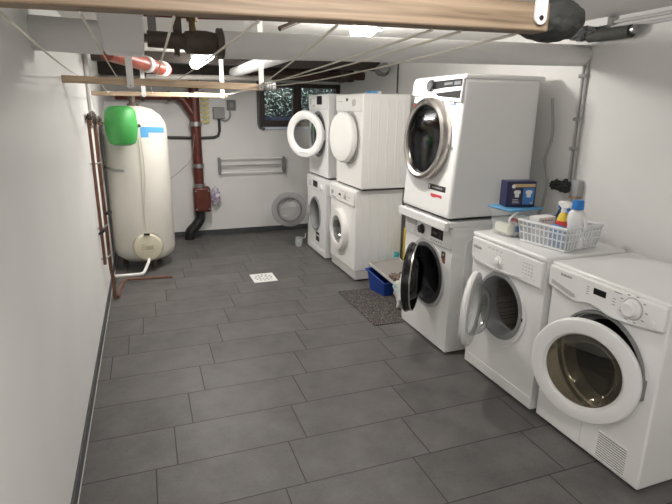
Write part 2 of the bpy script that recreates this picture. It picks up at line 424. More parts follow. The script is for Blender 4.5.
# ------------------------------------------------------------------ washing machines and dryers
# a machine's own frame: front face x = 0 looking to -X, depth +x, width along y, z up
def cabinet(w, d, z0, z1, hole=None, N=64):
    """shell of a machine with an optional round opening (cy, cz, r) in its front"""
    bm = bmesh.new(); h = w/2
    cr = [(-h, z0), (h, z0), (h, z1), (-h, z1)]
    if hole is None:
        box(bm, 0, d, -h, h, z0, z1); return bm
    cy, cz, r = hole
    angs = sorted([2*pi*i/N for i in range(N)] + [math.atan2(z-cz, y-cy) % (2*pi) for y, z in cr])
    inn, out, keep = [], [], []
    for a in angs:
        dy, dz = cos(a), sin(a)
        t = min([( (h if dy > 0 else -h)-cy)/dy if abs(dy) > 1e-9 else 1e9, ((z1 if dz > 0 else z0)-cz)/dz if abs(dz) > 1e-9 else 1e9])
        inn.append(bm.verts.new((0, cy+dy*r, cz+dz*r))); out.append((cy+dy*t, cz+dz*t))
    fo = [bm.verts.new((0, y, z)) for y, z in out]; bo = [bm.verts.new((d, y, z)) for y, z in out]
    ib = [bm.verts.new((0.03, v.co.y, v.co.z)) for v in inn]
    n = len(angs)
    for i in range(n):
        j = (i+1) % n
        bm.faces.new((inn[i], inn[j], fo[j], fo[i])); bm.faces.new((fo[i], fo[j], bo[j], bo[i])); bm.faces.new((inn[j], inn[i], ib[i], ib[j]))
    bm.faces.new(bo)
    return bm

def feet(root, w, d, h=0.014):
    for sx in (0.06, d-0.06):
        for sy in (-1, 1):
            one_lathe('foot', [(0,0),(0.022,0),(0.022,h),(0,h)], Matrix.Translation((sx, sy*(w/2-0.06), 0)), M_FOOT, root, 14)

def drum(root, cy, cz, r, depth, m, gm, rim=0.03):
    one_lathe('gasket', [(r+rim*0.35,0.004),(r+rim*0.2,0.012),(r-0.004,0.012),(r-0.02,-0.01),(r-0.028,-0.05),(r-0.012,-0.10)], front_M(cy, cz), gm, root, 56)
    one_lathe('drum', [(r-0.012,-0.10),(r+0.02,-0.12),(r+0.02,-depth+0.02),(r-0.01,-depth),(0.05,-depth),(0.03,-depth+0.03),(0,-depth+0.035)], front_M(cy, cz), m, root, 56)

def swing(cy, hside, R, theta, off):
    """matrix turning a closed door (centre cy) about its hinge; +theta opens it"""
    hy = cy + hside*R; p = Vector((-off, hy, 0))
    return Matrix.Translation(p) @ Matrix.Rotation(-hside*theta, 4, 'Z') @ Matrix.Translation(-p)

def text_bars(bm, y, z, n, dy, w, h, x):
    for i in range(n): box(bm, x-0.0006, x, y-i*dy-w/2, y-i*dy+w/2, z-h/2, z+h/2)

# --- front dryer
DRY = []; 
t = empty('tumble_dryer', (1.815, 1.563, 0))
tag(t, 'white tumble dryer nearest the camera with wide round door hanging ajar and vent slots', 'tumble dryer', 'tumble dryers')
W, D = 0.61, 0.50
bm = cabinet(W, D, 0.014, 0.835, (-0.02, 0.47, 0.215)); finish('body', bm, M_WHITE, t, 0.008)
one_box('top_plate', (-0.012, D, -W/2-0.002, W/2+0.002, 0.832, 0.85), M_WHITE, t, 0.008)
feet(t, W, D)
poly = [(0.305,0.835),(-0.305,0.835),(-0.305,0.735),(-0.20,0.716),(-0.12,0.706),(-0.07,0.703),(-0.03,0.708),(0.0,0.717),(0.05,0.722),(0.08,0.716),(0.124,0.703),(0.17,0.708),(0.21,0.716),(0.26,0.726),(0.305,0.735)]
bm = bmesh.new(); prism_yz(bm, poly, -0.028, 0.0); pn = finish('control_panel', bm, M_WHITE2, t, 0.008, seg=3)
bm = bmesh.new(); prism_yz(bm, [(0.278,0.770),(0.278,0.752),(0.15,0.722),(0.128,0.727),(0.135,0.740)], -0.0295, -0.0275)
finish('handle_recess', bm, M_OFFGREY, pn)
one_box('display', (-0.0295, -0.0275, -0.032, 0.034, 0.778, 0.806), M_DISPLAY, pn, 0.001)
k = one_lathe('dial', [(0.042,0),(0.041,0.006),(0.033,0.008),(0.031,0.030),(0.026,0.034),(0,0.034)], front_M(-0.165, 0.782, -0.028), M_WHITE2, pn, 40)
one_lathe('dial_ring', [(0.047,0),(0.047,0.002),(0.042,0.003)], front_M(-0.165, 0.782, -0.028), M_OFFGREY, pn, 40)
one_lathe('button', [(0.014,0),(0.013,0.004),(0,0.005)], front_M(-0.257, 0.752, -0.028), M_WHITE, pn, 24)
bm = bmesh.new()
for i in range(9):
    a = pi*0.15 + i*pi*0.21
    y, z = -0.165+0.062*cos(a), 0.782+0.056*sin(a)
    box(bm, -0.0287, -0.0281, y-0.006, y+0.006, z-0.0022, z+0.0022)
for i in range(4): box(bm, -0.0287, -0.0281, 0.058, 0.072, 0.765+0.011*i, 0.768+0.011*i)
for i in range(3): box(bm, -0.0287, -0.0281, -0.082, -0.066, 0.765+0.013*i, 0.768+0.013*i)
box(bm, -0.0287, -0.0281, -0.105, -0.07, 0.822, 0.826)
finish('printed_marks', bm, M_PRINT, pn, smooth=False)
lettering('lettering', 'Bauknecht', 0.016, front_text_M(0.195, 0.809, -0.0284), M_DPRINT, pn)
one_lathe('door_seat', [(0.235,0.002),(0.232,0.010),(0.222,0.012),(0.214,-0.02),(0.20,-0.05),(0.185,-0.06)], front_M(-0.02, 0.47), M_MIDGREY, t, 64)
one_lathe('drum', [(0.186,-0.06),(0.25,-0.09),(0.25,-0.42),(0.22,-0.45),(0,-0.45)], front_M(-0.02, 0.47), M_DRUMD, t, 56)
sw = swing(-0.032, -1, 0.235, radians(20), 0.03)
sw = Matrix.Translation((0,0,0)) @ sw
dr = one_lathe('door', [(0.232,-0.014),(0.236,-0.004),(0.236,0.008),(0.230,0.015),(0.224,0.0165),(0.178,0.020),(0.173,0.018),(0.170,0.008),(0.170,-0.012),(0.195,-0.022)], sw @ front_M(-0.032, 0.461, -0.03), M_WHITE2, t, 72, closed=True)
one_lathe('glass', [(0.172,0.004),(0.12,0.012),(0.06,0.017),(0,0.018)], sw @ front_M(-0.032, 0.461, -0.03), G_SMOKE, dr, 56)
one_lathe('bowl', [(0.168,0.0),(0.155,-0.03),(0.13,-0.07),(0.09,-0.095),(0,-0.105)], sw @ front_M(-0.032, 0.461, -0.03), glass('amber_bowl', (0.62, 0.58, 0.48), 0.12), dr, 56)
one_lathe('inner_rim', [(0.172,0.016),(0.163,0.004),(0.168,-0.01)], sw @ front_M(-0.032, 0.461, -0.03), M_WHITE2, dr, 56)
bm = bmesh.new(); box(bm, -0.034, 0.004, -0.262, -0.240, 0.415, 0.505); finish('hinge', bm, M_MIDGREY, t, 0.004)
# kick panel with vent
bm = bmesh.new(); box(bm, -0.003, 0.002, 0.012, 0.30, 0.02, 0.16); finish('service_flap', bm, M_WHITE2, t, 0.003)
bm = bmesh.new()
for i in range(11):
    z = 0.040 + i*0.0115
    pass
box(bm, -0.0015, 0.001, -0.232, -0.085, 0.034, 0.163)
finish('vent_slots', bm, mat('vent_shadow', (0.10, 0.10, 0.10), 0.7), t, smooth=False)
bm = bmesh.new()
for i in range(12):
    z = 0.035 + i*0.0115
    box(bm, -0.005, 0.001, -0.234, -0.083, z-0.0032, z+0.0032)
finish('vent_grille', bm, M_WHITE2, t, 0.0015)

# --- second washer with a slanting panel, door wide open
t = empty('washing_machine', (1.806, 2.207, 0))
tag(t, 'white front loader under the basket of detergents, door open, steel drum showing', 'washing machine', 'washing machines')
W, D = 0.61, 0.505
bm = cabinet(W, D, 0.014, 0.83, (0.02, 0.485, 0.185)); finish('body', bm, M_WHITE, t, 0.012, seg=3)
bm = bmesh.new(); box(bm, -0.014, D, -W/2-0.003, W/2+0.003, 0.826, 0.855); finish('top_plate', bm, M_WHITE, t, 0.012, seg=3)
feet(t, W, D)
poly = [(0.297,0.826),(-0.297,0.826),(-0.297,0.688),(-0.26,0.689),(-0.16,0.687),(-0.05,0.680),(0.07,0.672),(0.18,0.674),(0.26,0.682),(0.297,0.696)]
bm = bmesh.new(); prism_yz(bm, poly, -0.020, 0.0); pn = finish('control_panel', bm, M_WHITE2, t, 0.007, seg=3)
bm = bmesh.new(); tube(bm, [(-0.021,0.29,0.715),(-0.022,0.24,0.700),(-0.022,0.16,0.692),(-0.022,0.06,0.690),(-0.022,-0.06,0.697),(-0.021,-0.16,0.705)], 0.0028, 8, smooth=4)
finish('drawer_edge', bm, M_OFFGREY, pn)
k = one_lathe('dial', [(0.034,0),(0.033,0.004),(0.022,0.005),(0.020,0.015),(0.016,0.017),(0,0.017)], front_M(0.045, 0.735, -0.02), M_WHITE2, pn, 36)
bm = bmesh.new()
for i in range(10):
    a = i*2*pi/10
    box(bm, -0.0208, -0.0200, 0.045+0.048*cos(a)-0.004, 0.045+0.048*cos(a)+0.004, 0.735+0.042*sin(a)-0.0016, 0.735+0.042*sin(a)+0.0016)
for r_ in range(4):
    for c_ in range(4): box(bm, -0.0208, -0.0200, -0.165-0.022*c_, -0.153-0.022*c_, 0.735+0.018*r_, 0.7385+0.018*r_)
for c_ in range(4): box(bm, -0.0208, -0.0200, 0.12-0.035*c_, 0.14-0.035*c_, 0.795, 0.798)
finish('printed_marks', bm, M_PRINT, pn, smooth=False)
for c_ in range(4): one_lathe('button', [(0.006,0),(0.005,0.003),(0,0.0035)], front_M(-0.168-0.024*c_, 0.722, -0.02), M_WHITE, pn, 14)
lettering('lettering', 'Whirlpool', 0.018, front_text_M(0.24, 0.772, -0.0204), M_DPRINT, pn)
bm = bmesh.new(); tube(bm, [(-0.0205, 0.24+0.028*cos(a), 0.774+0.009*sin(a)) for a in [0.3+i*0.25 for i in range(16)]], 0.0009, 6); finish('logo_ring', bm, M_PRINT, pn)
drum(t, 0.02, 0.485, 0.176, 0.42, M_DRUM, M_GASKET, 0.05)
one_lathe('door_seat', [(0.222,0.001),(0.218,0.005),(0.19,0.004),(0.182,-0.012)], front_M(0.02, 0.485), M_WHITE2, t, 64)
one_box('door_catch', (-0.006, 0.002, -0.180, -0.166, 0.465, 0.485), M_DARK, t, 0.001)
sw = swing(-0.042, 1, 0.21, radians(47), 0.03)
dM = sw @ front_M(-0.042, 0.488, -0.03)
dr = one_lathe('door', [(0.205,-0.016),(0.21,-0.004),(0.203,0.012),(0.18,0.022),(0.145,0.024),(0.132,0.016),(0.132,-0.008),(0.155,-0.02)], dM, M_WHITE2, t, 64, closed=True)
one_lathe('bowl', [(0.150,-0.018),(0.142,-0.035),(0.128,-0.062),(0.105,-0.085),(0.06,-0.095),(0,-0.098)], dM, G_CLEAR, dr, 48)
one_lathe('outer_window', [(0.135,0.014),(0.08,0.020),(0,0.022)], dM, G_CLEAR, dr, 40)
bm = bmesh.new(); box(bm, -0.036, 0.004, 0.162, 0.186, 0.44, 0.535); finish('hinge', bm, M_OFFGREY, t, 0.004)
bm = bmesh.new(); box(bm, -0.004, 0.002, -0.296, 0.296, 0.018, 0.082); finish('kick_panel', bm, M_WHITE2, t, 0.003)

# --- stacked pair: washer with black display, dryer with chrome door above
t = empty('washing_machine', (1.732, 2.935, 0))
tag(t, 'white washer with black display and dark round door ajar, beneath the chrome-doored dryer', 'washing machine', 'washing machines')
W, D = 0.61, 0.55
bm = cabinet(W, D, 0.014, 0.835, (-0.01, 0.475, 0.205)); finish('body', bm, M_WHITE, t, 0.012, seg=3)
one_box('top_plate', (-0.006, D, -W/2, W/2, 0.83, 0.85), M_WHITE, t, 0.006)
feet(t, W, D)
# raised side panel outline on the near side
for s in (-1,):
    bm = bmesh.new(); tube(bm, [(0.10, s*W/2, 0.06), (0.10, s*W/2, 0.68), (0.125, s*W/2, 0.755), (0.19, s*W/2, 0.78), (0.50, s*W/2, 0.78)], 0.006, 8, smooth=4); finish('side_bead', bm, M_WHITE, t)
pn = one_box('control_panel', (-0.010, 0.002, -W/2+0.004, W/2-0.004, 0.705, 0.832), M_WHITE2, t, 0.006)
one_lathe('dial', [(0.034,0),(0.033,0.005),(0.027,0.008),(0.025,0.024),(0,0.026)], front_M(0.055, 0.768, -0.010), M_DARK, pn, 32)
one_box('display', (-0.0125, -0.009, -0.21, -0.065, 0.745, 0.808), M_DISPLAY, pn, 0.002)
bm = bmesh.new()
for i in range(4): box(bm, -0.013, -0.0124, -0.195, -0.16, 0.757+0.011*i, 0.760+0.011*i)
box(bm, -0.013, -0.0124, -0.14, -0.085, 0.768, 0.785)
finish('display_digits', bm, mat('dim_digits', (0.10, 0.07, 0.06), 0.4), pn, smooth=False)
bm = bmesh.new()
for i in range(7): box(bm, -0.0106, -0.0098, 0.12, 0.165, 0.72+0.011*i, 0.7225+0.011*i)
for i in range(5): box(bm, -0.0106, -0.0098, -0.20+0.03*i, -0.185+0.03*i, 0.722, 0.728)
finish('printed_marks', bm, M_PRINT, pn, smooth=False)
one_box('drawer_handle', (-0.020, -0.008, 0.13, 0.27, 0.775, 0.815), M_OFFGREY, pn, 0.006)
drum(t, -0.01, 0.475, 0.19, 0.45, M_DRUMD, M_GDARK, 0.08)
one_lathe('door_seat', [(0.238,0.001),(0.234,0.008),(0.205,0.006),(0.200,-0.012)], front_M(-0.01, 0.475), M_OFFGREY, t, 64)
one_box('sticker', (-0.001, 0.001, -0.235, -0.19, 0.60, 0.675), M_DARK, t)
one_box('sticker', (-0.0016, 0.0005, -0.228, -0.197, 0.606, 0.634), mat('brick_sticker', (0.35, 0.08, 0.04), 0.5), t)
one_lathe('sticker_badge', [(0.010,0),(0.010,0.0018),(0,0.0018)], front_M(-0.213, 0.656), mat('pale_badge', (0.55, 0.45, 0.35), 0.5), t, 20)
one_box('door_catch', (-0.006, 0.002, -0.232, -0.222, 0.43, 0.45), M_DARK, t, 0.001)
hy, R = 0.105, 0.235
sw = swing(hy-R, 1, R, radians(39), 0.03); dM = sw @ front_M(hy-R, 0.485, -0.03)
dr = one_lathe('door', [(0.228,-0.026),(0.232,-0.014),(0.222,-0.002),(0.185,0.004),(0.13,0.006),(0.13,-0.014),(0.20,-0.016)], dM, M_GLOSSD, t, 64, closed=True)
one_lathe('chrome_ring', [(0.214,-0.058),(0.221,-0.056),(0.221,-0.050),(0.214,-0.050)], dM, M_CHROME, dr, 64, closed=True)
one_lathe('inner_wall', [(0.222,-0.02),(0.219,-0.054),(0.210,-0.054),(0.200,-0.03),(0.150,-0.026)], dM, M_GLOSSD, dr, 64)
one_lathe('bowl', [(0.165,-0.026),(0.150,-0.045),(0.125,-0.075),(0.09,-0.092),(0,-0.097)], dM, G_BLACK, dr, 48)
one_lathe('outer_window', [(0.17,0.004),(0.09,0.011),(0,0.014)], dM, M_DISPLAY, dr, 48)
bm = bmesh.new(); box(bm, -0.04, 0.004, 0.10, 0.20, 0.43, 0.54); finish('hinge', bm, M_MIDGREY, t, 0.004)
# stacking shelf
t = empty('stacking_kit', (1.732, 2.935, 0.85))
tag(t, 'white stacking shelf sandwiched between chrome-doored dryer and washer with black display', 'stacking shelf')
one_box('tray', (-0.03, 0.52, -0.305, 0.305, 0.0, 0.034), M_WHITE2, t, 0.004)
one_box('shelf_front', (-0.062, -0.03, -0.305, 0.318, -0.022, 0.036), M_WHITE2, t, 0.006)
one_box('gap_strip', (-0.034, -0.029, -0.29, 0.26, 0.031, 0.0365), M_DARK, t)

t = empty('tumble_dryer', (1.728, 2.948, 0.888))
tag(t, 'tall stacked white dryer with chrome ringed dark glass door and black control strip', 'tumble dryer', 'tumble dryers')
W, D = 0.605, 0.56
bm = cabinet(W, D, 0.012, 0.835, (0.03, 0.475, 0.20)); finish('body', bm, M_WHITE, t, 0.022, seg=4)
one_box('top_plate', (-0.004, D+0.03, -W/2-0.001, W/2+0.001, 0.83, 0.858), M_WHITE, t, 0.010)
one_box('base_gap', (0.03, D-0.03, -W/2+0.02, W/2-0.02, 0.0, 0.014), M_FOOT, t)
bm = bmesh.new(); prism_yz(bm, [(0.30,0.838),(-0.295,0.838),(-0.295,0.700),(-0.05,0.712),(0.12,0.730),(0.30,0.748)], -0.014, 0.0); pn = finish('control_panel', bm, M_WHITE2, t, 0.005)
bm = bmesh.new(); prism_yz(bm, [(0.065,0.828),(-0.290,0.832),(-0.290,0.790),(-0.10,0.786),(0.06,0.776),(0.11,0.762),(0.085,0.785)], -0.016, -0.013); finish('display', bm, M_DISPLAY, pn)
bm = bmesh.new(); prism_yz(bm, [(-0.285,0.768),(0.0,0.756),(-0.04,0.738),(-0.285,0.722)], -0.016, -0.013); finish('lower_display', bm, M_DISPLAY, pn)
bm = bmesh.new(); prism_yz(bm, [(-0.21,0.818),(-0.275,0.819),(-0.275,0.800),(-0.21,0.799)], -0.0166, -0.0155)
prism_yz(bm, [(-0.10,0.815),(-0.19,0.817),(-0.19,0.803),(-0.10,0.801)], -0.0166, -0.0155); finish('readout', bm, mat('readout_grey', (0.09, 0.10, 0.11), 0.3), pn)
one_lathe('dial', [(0.036,0),(0.035,0.016),(0.03,0.022),(0,0.022)], front_M(0.05, 0.803, -0.014), M_DARK, pn, 32)
bm = bmesh.new(); box(bm, -0.0155, -0.0138, 0.165, 0.235, 0.748, 0.757); finish('drawer_grip', bm, M_OFFGREY, pn)
bm = bmesh.new(); box(bm, -0.0147, -0.0138, 0.20, 0.24, 0.795, 0.802); finish('printed_mark', bm, M_PRINT, pn)
dM = front_M(0.03, 0.475, 0.0)
dr = one_lathe('door', [(0.258,0.002),(0.262,0.03),(0.252,0.054),(0.232,0.062),(0.214,0.054),(0.208,0.034),(0.208,0.002)], dM, M_CHROME, t, 80, closed=True)
MATS['chrome'].node_tree.nodes['Principled BSDF'].inputs['Roughness'].default_value = 0.28
one_lathe('glass', [(0.210,0.040),(0.15,0.052),(0.08,0.058),(0,0.060)], dM, G_DARK, dr, 64)
one_lathe('bowl', [(0.198,0.010),(0.17,-0.02),(0.14,-0.06),(0.08,-0.08),(0,-0.085)], dM, glass('dark_bowl', (0.35, 0.37, 0.42), 0.04, 0.15, 0.3), dr, 48)
one_lathe('drum', [(0.2,-0.02),(0.25,-0.05),(0.25,-0.45),(0,-0.47)], dM, M_DRUMD, t, 48)
one_box('sticker', (-0.001, 0.001, -0.235, -0.03, 0.165, 0.20), M_DARK, t)
one_box('sticker', (-0.0015, 0.0005, -0.05, -0.038, 0.17, 0.195), M_PAPER, t)
one_box('sticker_print', (-0.0015, 0.0005, -0.20, -0.08, 0.178, 0.187), M_PRINT, t)
bm = bmesh.new(); prism_yz(bm, [(-0.07,0.142),(-0.20,0.142),(-0.20,0.122),(-0.16,0.126),(-0.10,0.118),(-0.07,0.124)], -0.0012, 0.001); finish('sticker', bm, mat('pink_red_sticker', (0.65, 0.06, 0.08), 0.5), t)
one_box('energy_label', (-0.001, 0.001, 0.255, 0.29, 0.60, 0.70), M_DARK, t)
one_box('energy_label', (-0.0014, 0.0005, 0.26, 0.285, 0.655, 0.69), M_RED, t)
one_box('energy_label', (-0.0014, 0.0005, 0.26, 0.285, 0.615, 0.635), M_PAPER, t)
one_box('badge', (-0.0012, 0.001, -0.235, -0.165, 0.685, 0.725), mat('steel_blue_badge', (0.12, 0.17, 0.28), 0.4), t)
one_box('badge_print', (-0.0016, 0.0005, -0.205, -0.178, 0.692, 0.718), M_PAPER, t)
one_lathe('hinge_pin', [(0.008,0),(0.008,0.012),(0,0.012)], front_M(-0.248, 0.44), M_STEEL, t, 14)

# the front of this dryer leans back a little towards the top
def lean(root, k=0.07, zc=0.45, reach=0.30):
    for o in list(root.children) + [g for c in root.children for g in c.children]:
        for v in o.data.vertices:
            w = 1.0 - min(1.0, max(0.0, v.co.x/reach)); v.co.x += (v.co.z-zc)*k*w
lean(t)

# --- old pair with ribbed sides
t = empty('washing_machine', (1.718, 4.512, 0))
tag(t, 'older white washer with round porthole door shut, ribbed side beside the blue bin', 'washing machine', 'washing machines')
W, D = 0.66, 0.47
def ribbed(z0, z1, hole):
    bm = cabinet(W, D, z0, z1, hole)
    return bm
def ribs(parent, z0, z1):
    bm = bmesh.new()
    for x in (0.075, 0.15, 0.235, 0.32, 0.39):
        tube(bm, [(x, -W/2-0.001, z0), (x, -W/2-0.001, z1)], 0.007, 8)
    finish('side_ribs', bm, M_OLDWHITE, parent)
bm = ribbed(0.10, 0.85, (0.03, 0.425, 0.17)); finish('body', bm, M_OLDWHITE, t, 0.010, seg=3)
ribs(t, 0.15, 0.80)
bm = bmesh.new(); box(bm, 0.012, D-0.01, -W/2+0.004, W/2-0.004, 0.012, 0.10); finish('plinth', bm, mat('grey_plinth', (0.62, 0.61, 0.59), 0.5), t, 0.008)
feet(t, W, D, 0.013)
pn = one_box('control_panel', (-0.016, 0.002, -W/2+0.006, W/2-0.006, 0.70, 0.835), M_OLDWHITE, t, 0.008)
one_box('display', (-0.0175, -0.015, -0.005, 0.055, 0.755, 0.775), M_DISPLAY, pn)
for y, r_ in ((0.22, 0.02), (-0.12, 0.022)):
    one_lathe('dial', [(r_,0),(r_*0.95,0.012),(0,0.014)], front_M(y, 0.768, -0.016), M_OFFGREY, pn, 24)
bm = bmesh.new()
for i in range(7): box(bm, -0.0168, -0.0158, -0.20+0.033*i, -0.188+0.033*i, 0.735, 0.742)
for i in range(5): box(bm, -0.0168, -0.0158, -0.17+0.045*i, -0.155+0.045*i, 0.80, 0.806)
for i in range(3): box(bm, -0.0168, -0.0158, -0.24+0.02*i, -0.232+0.02*i, 0.765, 0.772)
box(bm, -0.0168, -0.0158, 0.13, 0.26, 0.716, 0.724)
finish('printed_marks', bm, mat('dim_print', (0.25, 0.2, 0.2), 0.5), pn, smooth=False)
dM = front_M(0.03, 0.425)
dr = one_lathe('door', [(0.205,0.0),(0.206,0.03),(0.195,0.048),(0.165,0.055),(0.135,0.048),(0.125,0.02),(0.125,0.0)], dM, M_OLDWHITE, t, 64, closed=True)
one_lathe('glass', [(0.128,0.035),(0.115,0.0),(0.09,-0.03),(0,-0.045)], dM, glass('porthole_glass', (0.55,0.56,0.56), 0.22), dr, 40)
one_lathe('drum', [(0.175,-0.05),(0.22,-0.08),(0.22,-0.36),(0,-0.38)], dM, M_DRUM, t, 40)

W, D = 0.63, 0.45
t = empty('tumble_dryer', (1.742, 4.435, 0.852))
tag(t, 'older white dryer with solid round white door, stacked on the porthole washer', 'tumble dryer', 'tumble dryers')
bm = cabinet(W, D, 0.014, 0.82); finish('body', bm, M_OLDWHITE, t, 0.010, seg=3)
one_box('base_gap', (0.02, D-0.02, -W/2+0.01, W/2-0.01, 0.0, 0.016), M_FOOT, t)
ribs(t, 0.06, 0.77)
pn = one_box('control_panel', (-0.012, 0.002, -W/2+0.006, W/2-0.006, 0.672, 0.815), M_OLDWHITE, t, 0.008)
one_box('display', (-0.0135, -0.011, 0.0, 0.045, 0.760, 0.785), M_DISPLAY, pn)
one_lathe('dial', [(0.030,0),(0.028,0.012),(0.02,0.016),(0,0.017)], front_M(-0.155, 0.745, -0.012), M_OFFGREY, pn, 28)
bm = bmesh.new()
for i in range(4): box(bm, -0.0127, -0.0118, 0.14+0.03*i, 0.155+0.03*i, 0.755, 0.762)
finish('printed_marks', bm, M_PRINT, pn, smooth=False)
one_lathe('door', [(0.215,-0.004),(0.222,0.006),(0.222,0.030),(0.210,0.046),(0.17,0.056),(0.10,0.062),(0,0.064)], swing(-0.035, -1, 0.222, radians(8), 0.02) @ front_M(-0.035, 0.450, -0.02), M_OLDWHITE, t, 72)
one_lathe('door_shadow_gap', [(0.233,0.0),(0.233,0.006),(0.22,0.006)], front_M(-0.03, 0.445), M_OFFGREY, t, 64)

# --- far pair
t = empty('washing_machine', (1.698, 5.26, 0))
tag(t, 'farthest white washer, its clear round door swung wide open towards the back wall', 'washing machine', 'washing machines')
W, D = 0.62, 0.52
bm = cabinet(W, D, 0.014, 0.845, (0.02, 0.44, 0.18)); finish('body', bm, M_WHITE, t, 0.010, seg=3)
feet(t, W, D)
pn = one_box('control_panel', (-0.008, 0.002, -W/2+0.004, W/2-0.004, 0.70, 0.838), M_WHITE2, t, 0.006)
one_box('display', (-0.0095, -0.007, -0.08, 0.075, 0.735, 0.800), M_DISPLAY, pn)
one_lathe('dial', [(0.034,0),(0.032,0.016),(0,0.018)], front_M(-0.19, 0.755, -0.008), M_WHITE2, pn, 28)
bm = bmesh.new()
for i in range(3): box(bm, -0.0087, -0.0078, 0.14, 0.24, 0.735+0.02*i, 0.741+0.02*i)
finish('printed_marks', bm, M_PRINT, pn, smooth=False)
drum(t, 0.02, 0.44, 0.17, 0.45, M_DRUM, M_GASKET, 0.05)
one_box('sticker', (-0.001, 0.001, -0.115, 0.0, 0.145, 0.245), M_DARK, t)
one_box('sticker_print', (-0.0014, 0.0005, -0.10, -0.02, 0.20, 0.215), M_PAPER, t)
one_box('kick_panel', (-0.004, 0.002, -W/2+0.006, W/2-0.006, 0.018, 0.088), M_WHITE2, t, 0.003)
hy, R = 0.235, 0.20
sw = swing(hy-R, 1, R, radians(105), 0.03); dM = sw @ front_M(hy-R, 0.448, -0.03)
dr = one_lathe('door', [(0.195,-0.012),(0.20,0.0),(0.19,0.014),(0.165,0.02),(0.135,0.016),(0.13,-0.01),(0.155,-0.02)], dM, M_MIDGREY2, t, 56, closed=True)
one_lathe('bowl', [(0.14,-0.016),(0.125,-0.05),(0.10,-0.085),(0,-0.10)], dM, glass('grey_bowl', (0.70,0.70,0.70), 0.2), dr, 40)
one_lathe('outer_window', [(0.135,0.012),(0.07,0.018),(0,0.02)], dM, M_WHITE2, dr, 40)
one_box('hinge', (-0.036, 0.004, 0.215, 0.245, 0.40, 0.50), M_OFFGREY, t, 0.004)

t = empty('tumble_dryer', (1.718, 5.25, 0.847))
tag(t, 'farthest white dryer, ring-shaped white door half open beside the basement window', 'tumble dryer', 'tumble dryers')
bm = cabinet(W, D, 0.014, 0.84, (0.0, 0.44, 0.20)); finish('body', bm, M_WHITE, t, 0.010, seg=3)
one_box('base_gap', (0.02, D-0.02, -W/2+0.01, W/2-0.01, 0.0, 0.016), M_FOOT, t)
pn = one_box('control_panel', (-0.008, 0.002, -W/2+0.004, W/2-0.004, 0.69, 0.835), M_WHITE2, t, 0.006)
one_box('display', (-0.0095, -0.007, -0.145, 0.015, 0.738, 0.822), M_DISPLAY, pn)
one_lathe('dial', [(0.04,0),(0.037,0.016),(0,0.018)], front_M(0.12, 0.768, -0.008), M_WHITE2, pn, 28)
one_lathe('dial_ring', [(0.05,0),(0.05,0.002),(0.04,0.003)], front_M(0.12, 0.768, -0.008), M_OFFGREY, pn, 28)
bm = bmesh.new()
for i in range(3): box(bm, -0.0087, -0.0078, 0.20, 0.26, 0.745+0.022*i, 0.751+0.022*i)
finish('printed_marks', bm, M_PRINT, pn, smooth=False)
one_lathe('door_seat', [(0.236,0.001),(0.232,0.008),(0.205,0.008),(0.198,-0.03)], front_M(0.0, 0.44), M_MIDGREY, t, 56)
one_lathe('drum', [(0.2,-0.03),(0.25,-0.06),(0.25,-0.42),(0,-0.45)], front_M(0.0, 0.44), M_DRUM, t, 40)
sw = swing(-0.03, -1, 0.238, radians(34), 0.03); dM = sw @ front_M(-0.03, 0.444, -0.03)
dr = one_lathe('door', [(0.236,-0.014),(0.238,0.0),(0.23,0.016),(0.21,0.024),(0.178,0.022),(0.152,0.006),(0.148,-0.014),(0.19,-0.022)], dM, M_WHITE2, t, 64, closed=True)
one_lathe('glass', [(0.152,0.0),(0.08,0.006),(0,0.008)], dM, glass('pale_door_glass', (0.62, 0.63, 0.64), 0.10), dr, 40)
bm = bmesh.new(); tube(bm, [dM @ Vector((-0.185, y, 0.0245)) for y in (-0.05, 0.0, 0.05)], 0.004, 8); finish('grip_mark', bm, M_OFFGREY, dr)
one_box('hinge', (-0.036, 0.004, -0.255, -0.228, 0.39, 0.49), M_OFFGREY, t, 0.004)

# ------------------------------------------------------------------ things on top of the near washer
ZT = 0.855
t = empty('storage_tub', (1.958, 2.372, ZT), radians(4))
tag(t, 'clear plastic tub of washing powder under the navy carton, light blue lid', 'storage tub')
bm = bmesh.new(); s0, s1 = 0.092, 0.104
vs0 = [(-s0,-s0*0.8,0.002),(s0,-s0*0.8,0.002),(s0,s0*0.8,0.002),(-s0,s0*0.8,0.002)]; vs1 = [(-s1,-s1*0.8,0.152),(s1,-s1*0.8,0.152),(s1,s1*0.8,0.152),(-s1,s1*0.8,0.152)]
a = [bm.verts.new(v) for v in vs0]; b = [bm.verts.new(v) for v in vs1]
bm.faces.new(a)
for i in range(4): bm.faces.new((a[i], a[(i+1)%4], b[(i+1)%4], b[i]))
finish('tub_body', bm, G_MILK, t, 0.015, seg=3)
one_box('powder', (-0.085, -0.025, -0.065, 0.065, 0.006, 0.075), M_POWDER, t, 0.02)
pk = one_box('packet', (-0.035, 0.02, -0.07, -0.02, 0.006, 0.125), M_PAPER, t, 0.003)
one_box('packet_band', (-0.0355, 0.0205, -0.0705, -0.0195, 0.030, 0.062), M_PANELB, pk)
one_box('packet_band', (-0.0355, 0.0205, -0.0705, -0.0195, 0.085, 0.105), M_RED, pk)
one_box('tub_lid', (-0.112, 0.130, -0.096, 0.098, 0.152, 0.164), M_LBLUE, t, 0.005)
hm = bmesh.new(); tube(hm, [(-0.1,-0.088,0.085),(-0.112,-0.09,0.11),(-0.085,-0.092,0.138),(-0.055,-0.09,0.15)], 0.006, 8, smooth=4); finish('tub_handle', hm, M_WHITE2, t)

